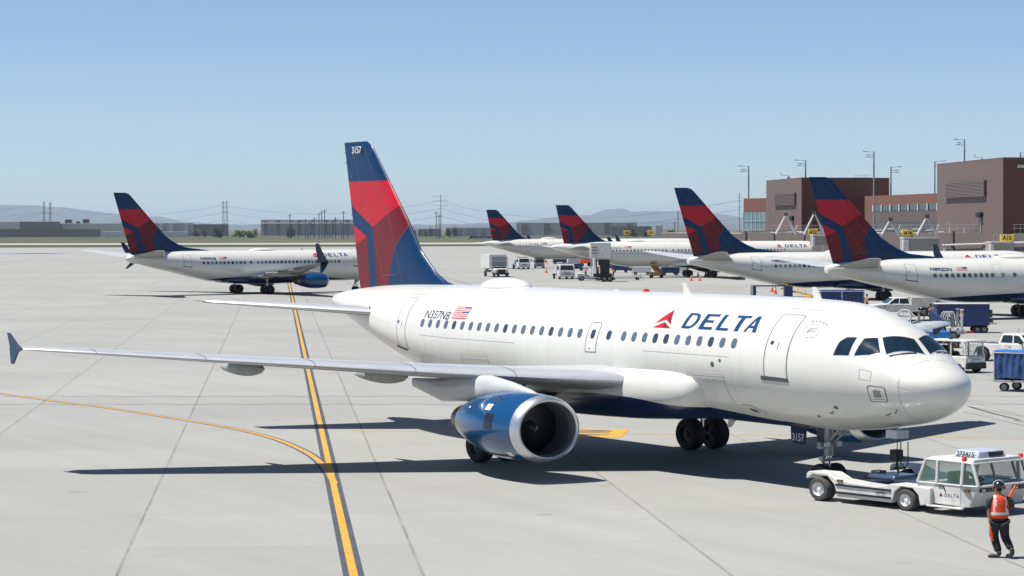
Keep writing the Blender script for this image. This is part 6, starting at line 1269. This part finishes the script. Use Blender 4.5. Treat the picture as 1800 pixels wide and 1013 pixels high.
# high voltage towers and wires
STM = mat('pylon_steel', (.10, .12, .14), .6, .2)
def tower(px, ytop, d, lab, arms=(0, .18, .36), w=11, lattice=True, ybase=None):
    p = pt(px, d); zt = zat(ytop, d); t = thing('power_pylon', (p.x, p.y, -.5), H0, lab, 'pylon', 'power line towers'); s = d/FPX
    g = MB(); r = .55*s/KW
    if lattice:
        for a, b in ((-1, -1), (1, -1), (1, 1), (-1, 1)): g.cyl((a*2.2*s/KW, b*2.2*s/KW, 0), (a*.5*s/KW, b*.5*s/KW, zt), r*.45, n=4)
        n = 12
        for i in range(n):
            z0, z1 = zt*i/n, zt*(i+1)/n; w0, w1 = (2.2-1.7*i/n)*s/KW, (2.2-1.7*(i+1)/n)*s/KW; g.cyl((-w0, -w0, z0), (w1, -w1, z1), r*.28, n=3); g.cyl((w0, -w0, z0), (-w1, -w1, z1), r*.28, n=3)
    else: g.cyl((0, 0, 0), (0, 0, zt), r*1.5, r*.8, 8)
    g.build('shaft', [STM], t)
    for k, a in enumerate(arms):
        z = zt-(a*60+5)*s*.75; g = MB(); g.path([(-w*s/KW, 0, z+.6*s), (0, 0, z), (w*s/KW, 0, z+.6*s)], r*.6, 4); [g.path([(x*s/KW, 0, z+.6*s), (x*s/KW, 0, z-2.2*s)], r*.35, 4) for x in (-w, w)]; g.build('crossarm', [STM], t)
    return p, zt
T1 = tower(78, 350, 2750, 'left one of the twin lattice pylons at the far left', w=3.2); T1b = tower(89, 351, 2750, 'right one of the twin lattice pylons at the far left', w=3.2)
T2 = tower(393, 350, 2600, 'left one of the twin lattice pylons above the green trees', w=3); T2b = tower(399, 350, 2600, 'right one of the twin lattice pylons above the green trees', w=3)
T3 = tower(775, 339, 2050, 'single large pylon with three crossarms right of the foreground tail', w=13, lattice=False)
T4 = tower(1300, 336, 1300, 'slender power pole at the left end of the terminal', w=4, lattice=False, arms=(0, .12, .28, .5))
def wire(p, zp, q, zq, sag, lab):
    pts = [tuple(p.lerp(q, i/24)+Vector((0, 0, zp+(zq-zp)*i/24-4*sag*(i/24)*(1-i/24)))) for i in range(25)]
    g = MB(); g.path(pts, .11, 4); o = g.build('power_line', [mat('wire_grey', (.10, .11, .12), .6)], None, k=1.0); tag(o, lab, 'power line', 'sagging wires between the pylons')
P0 = pt(-260, 2850)
for k, (nm, dy) in enumerate((('top', 8), ('middle', 21), ('bottom', 34))):
    z = lambda T, y: zat(y, (T[0]-CAM).dot(FH))
    wire(P0, zat(352+dy, 2850), T1[0], z(T1, 350+dy), 6, f'{nm} wire left of the far left pylons'); wire(T1[0], z(T1, 350+dy), T2[0], z(T2, 350+dy), 11, f'{nm} wire between the far left pylons and the next pair')
    wire(T2[0], z(T2, 350+dy), T3[0], z(T3, 344+dy), 10, f'{nm} wire passing behind the foreground tail'); wire(T3[0], z(T3, 344+dy), T4[0], zat(342+dy*1.2, 1300), 12, f'{nm} wire right of the large single pylon')
# pole yard behind the taxiing airliner's nose
pp = [(510, 374), (524, 385), (537, 383), (545, 388), (553, 380), (561, 372), (566, 368), (571, 366), (575, 384), (584, 387), (590, 380), (604, 369), (600, 388), (612, 384), (767, 370), (772, 376), (1192, 370), (1186, 388), (541, 392), (579, 392)]
w0 = ['leftmost', 'second', 'third', 'fourth', 'fifth', 'sixth', 'tall seventh', 'tallest eighth', 'ninth', 'tenth', 'eleventh', 'tall twelfth', 'thirteenth', 'last', 'left slim', 'right slim', 'tall', 'short', 'short wide', 'short late']
t0 = None
for i, (px, y) in enumerate(pp):
    d = 1900+37*(i % 5); p = pt(px, d); h = zat(y, d)+.5
    if px < 700: lab = f'thin utility pole in the pole yard, photo column {["A", "B"][0] if 0 else ""}'.rstrip()
    where = ('in the pole yard left of the foreground tail' if px < 700 else ('beside the large single pylon' if px < 900 else 'left of the N895DN tail'))
    t = thing('utility_pole', (p.x, p.y, -.5), H0, f'{w0[i]} thin utility pole {where}', 'utility pole', 'utility poles on the skyline'); g = MB(); g.cyl((0, 0, 0), (0, 0, h), .36, .25, 6); g.build('pole', [STM], t); g = MB(); g.box((0, 0, h-1.5), (3.2, .3, .3)); g.build('crossarm', [STM], t)
# trees: tapered trunk, limbs and a crown of leaf clumps
def leafm(n, c): return mat(n, c, .8, vary=.55, vs=.25)
LM = [leafm('leaf_bright', (.085, .115, .020)), leafm('leaf_dark', (.045, .062, .030)), leafm('leaf_grey', (.075, .085, .055))]; BARK = mat('bark', (.09, .07, .05), .9)
def tree(px, d, w, h, k, lab, seed):
    rn = random.Random(seed); t = thing('tree', pt(px, d), rn.random()*6, lab, 'tree', 'trees beyond the airfield'); s = d/FPX; W_ = w*s/2/KW; H_ = h*s
    g = MB(); g.cyl((0, 0, -.3), (0, 0, H_*.5), W_*.09, W_*.05, 7)
    for i in range(5): a = rn.random()*6.3; g.cyl((0, 0, H_*(.2+.06*i)), (W_*.55*math.cos(a), W_*.55*math.sin(a), H_*(.5+.07*i)), W_*.04, W_*.015, 5)
    g.build('trunk', [BARK], t); g = MB(); cl = [(rn.uniform(-.62, .62)*W_, rn.uniform(-.62, .62)*W_, H_*rn.uniform(.16, .74), rn.uniform(.34, .56)) for _ in range(11)]
    for (x, y, z, r_) in cl:
        for _ in range(70):
            v = Vector((rn.gauss(0, 1), rn.gauss(0, 1), rn.gauss(0, 1))).normalized()*rn.uniform(.5, 1.05); c = Vector((x+v.x*r_*W_, y+v.y*r_*W_, z+v.z*r_*H_*.55)); q = W_*.10*rn.uniform(.6, 1.3)
            u = Vector((rn.gauss(0, 1), rn.gauss(0, 1), rn.gauss(0, 1))).normalized(); w_ = u.orthogonal().normalized(); g.add([tuple(c+u*q), tuple(c+w_*q), tuple(c-u*q), tuple(c-w_*q)], [(0, 1, 2, 3)])
    g.build('crown', [LM[k]], t, fix=False)
TR = [(422, 2150, 26, 15, 0, 'bright green rounded tree, left one of the pair by the twin pylons'), (437, 2160, 26, 13, 0, 'bright green rounded tree, right one of the pair by the twin pylons'), (385, 2200, 20, 19, 1, 'dark green bush left of the bright green pair'), (512, 2150, 18, 20, 1, 'dark tree around the leftmost pole of the pole yard'), (449, 2300, 14, 17, 1, 'dark tree just right of the bright green pair'),
      (757, 2400, 9, 20, 1, 'slim dark tree just left of the large single pylon'), (749, 2450, 10, 14, 2, 'small greyish tree next to the foreground fin'), (788, 2400, 14, 15, 1, 'dark tree just right of the large single pylon'), (798, 2500, 12, 18, 1, 'taller dark tree over the grey hall end'), (729, 2300, 9, 18, 0, 'small green tree touching the foreground fin'),
      (345, 2450, 16, 15, 2, 'greyish bush before the dark grey warehouse'), (360, 2430, 12, 14, 2, 'second greyish bush before the dark grey warehouse'), (285, 2450, 9, 14, 2, 'small grey tree before the grey warehouse, left'), (315, 2450, 8, 13, 2, 'small grey tree before the grey warehouse, right'),
      (1112, 2300, 24, 16, 1, 'dark tree below the factory right end'), (1135, 2250, 22, 14, 1, 'dark tree left of the small white block'), (1180, 2250, 16, 15, 2, 'greyish tree right of the small white block'), (1279, 1500, 10, 22, 2, 'spindly grey tree left of the slender power pole'), (182, 2700, 5, 16, 1, 'thin conifer poking over the pale warehouse, left'), (193, 2700, 5, 17, 1, 'thin conifer poking over the pale warehouse, middle'), (204, 2700, 5, 15, 1, 'thin conifer poking over the pale warehouse, right'), (650, 2300, 20, 14, 1, 'dark bush hidden mostly by the foreground fin')]
for i, a in enumerate(TR): tree(*a, seed=i+3)
# parked cars and trailers in the lots
def car(px, d, m, lab, L=4.6, h=1.5, grp='cars in the far parking lot'):
    o = MB(); o.prism([(-L/2, .3), (-L/2, .85), (-L*.36, .9), (-L*.22, h), (L*.18, h), (L*.32, .92), (L/2, .8), (L/2, .3)], -.85, .85, mi=0)
    o.prism([(-L*.33, .92), (-L*.21, h-.08), (L*.17, h-.08), (L*.29, .92)], -.87, .87, mi=1)
    for x in (-L*.3, L*.3): o.cyl((x, -.86, .32), (x, .86, .32), .32, n=10, mi=2)
    q = o.build('parked_car', [m, DGLASS, RUB], None, loc=pt(px, d), rz=hd(random.uniform(-8, 8))); return tag(q, lab, 'car', grp)
CC = [('white', VWHITE), ('silver', mat('car_silver', (.5, .52, .54), .3, .4)), ('dark', mat('car_dark', (.03, .035, .04), .3)), ('red', mat('car_red', (.3, .02, .02), .3)), ('blue', mat('car_blue', (.03, .08, .2), .3))]
rr = random.Random(5); n_ = 0
for row, (d, x0, x1, nn_) in enumerate(((1500, 898, 1010, 26), (1560, 905, 985, 16), (1800, 826, 872, 9))):
    for i in range(nn_):
        px = x0+(x1-x0)*(i+.5+rr.uniform(-.2, .2))/nn_; nm, m = CC[rr.choice([0, 0, 0, 1, 1, 2, 3, 4])]
        loc = ('front row of the far car park', 'rear row of the far car park', 'row of vehicles by the grey hall')[row]
        if row == 2: nm, m = CC[0]
        third = 'left' if i < nn_/3 else ('middle' if i < 2*nn_/3 else 'right')
        car(px, d, m, f'tiny {nm} car in the {third} part of the {loc}', L=4.6 if row < 2 else 6, h=1.5 if row < 2 else 2.4, grp=f'{nm} cars in the {third} part of the {loc}')
# perimeter fence line
t = thing('perimeter_fence', (0, 0, 0), 0, 'thin dark perimeter fence across the far side of the airfield', 'fence'); g = MB()
for i in range(130):
    p = pt(-50+10*i, 2050); g.cyl((p.x, p.y, 0), (p.x, p.y, 2.6), .10, n=4)
g.build('posts', [STM], t, k=1.0)['kind'] = 'stuff'
g = MB(); [g.path([tuple(pt(-60, 2050, z)), tuple(pt(1300, 2050, z))], .07, 4) for z in (1.2, 2.5)]; g.build('rails', [STM], t, k=1.0)
# mountains
def ridge(name, pts, d, m, zbase, seed, thick=5000):
    rn = random.Random(seed); f = lin(pts); g = MB(); x0, x1 = pts[0][0], pts[-1][0]; n = int((x1-x0)/2.5); rows = []
    ph = [rn.uniform(0, 6) for _ in range(6)]
    def hgt(px): return max(0, f(px)+.5*math.sin(px*.11+ph[0])+.35*math.sin(px*.29+ph[1])+.2*math.sin(px*.71+ph[2]))*d/FPX
    for j in range(14):
        v = j/13; row = []
        for i in range(n+1):
            px = x0+(x1-x0)*i/n; dd_ = d-thick+thick*v*1.0; p = CAM+FH*dd_+rt*((px-900)/FPX*d); k = (math.sin(v*PI/2)**1.3)
            z = hgt(px)*k+(1-v)*hgt(px)*.22*math.sin(px*.17+v*9+ph[3])*math.sin(px*.05+ph[4])*math.sin(v*PI)
            row.append((p.x, p.y, z if v > 0 else -5))
        rows.append(row)
    g.loft(rows, cap=False, closed=False); return tag(g.build(name, m, k=1.0, ang=80), kind='structure')
MM = mat('mountain_slope', (.065, .085, .105), .95, vary=.25, vs=.0006)
ridge('mountains', [(-2600, 12), (-1900, 26), (-1200, 20), (-700, 31), (-300, 36), (-100, 40), (0, 43), (60, 42), (130, 37), (180, 30), (240, 25), (290, 21), (330, 13), (400, 9), (520, 6), (640, 5), (760, 6), (850, 8), (905, 12), (950, 18), (1000, 21), (1040, 24), (1054, 31), (1072, 34), (1090, 34), (1104, 29), (1120, 30), (1180, 30), (1215, 26), (1250, 25), (1290, 20), (1340, 15), (1450, 10), (1700, 8), (2200, 14), (3200, 24), (4500, 10)], 26000, MM, 0, 4)
ridge('foothills', [(-300, 14), (0, 15), (100, 13), (250, 11), (400, 8), (600, 6), (800, 9), (900, 12), (1000, 12), (1150, 13), (1300, 8), (2000, 4)], 17000, MM, 0, 9, 2500)
# ------------------------------------------------------------------ air
hz = MB(); hz.box((CAM.x, CAM.y, 159), (88000, 88000, 322)); hm = bpy.data.materials.new('haze'); hm.use_nodes = True; ht = hm.node_tree; ht.nodes.clear()
ho = ht.nodes.new('ShaderNodeOutputMaterial'); hv = ht.nodes.new('ShaderNodeVolumePrincipled'); hv.inputs['Density'].default_value = 3.4e-5; hv.inputs['Color'].default_value = (.72, .88, 1.0, 1); hv.inputs['Anisotropy'].default_value = .2; ht.links.new(hv.outputs[0], ho.inputs['Volume'])
tag(hz.build('haze', hm, k=1.0), kind='stuff')
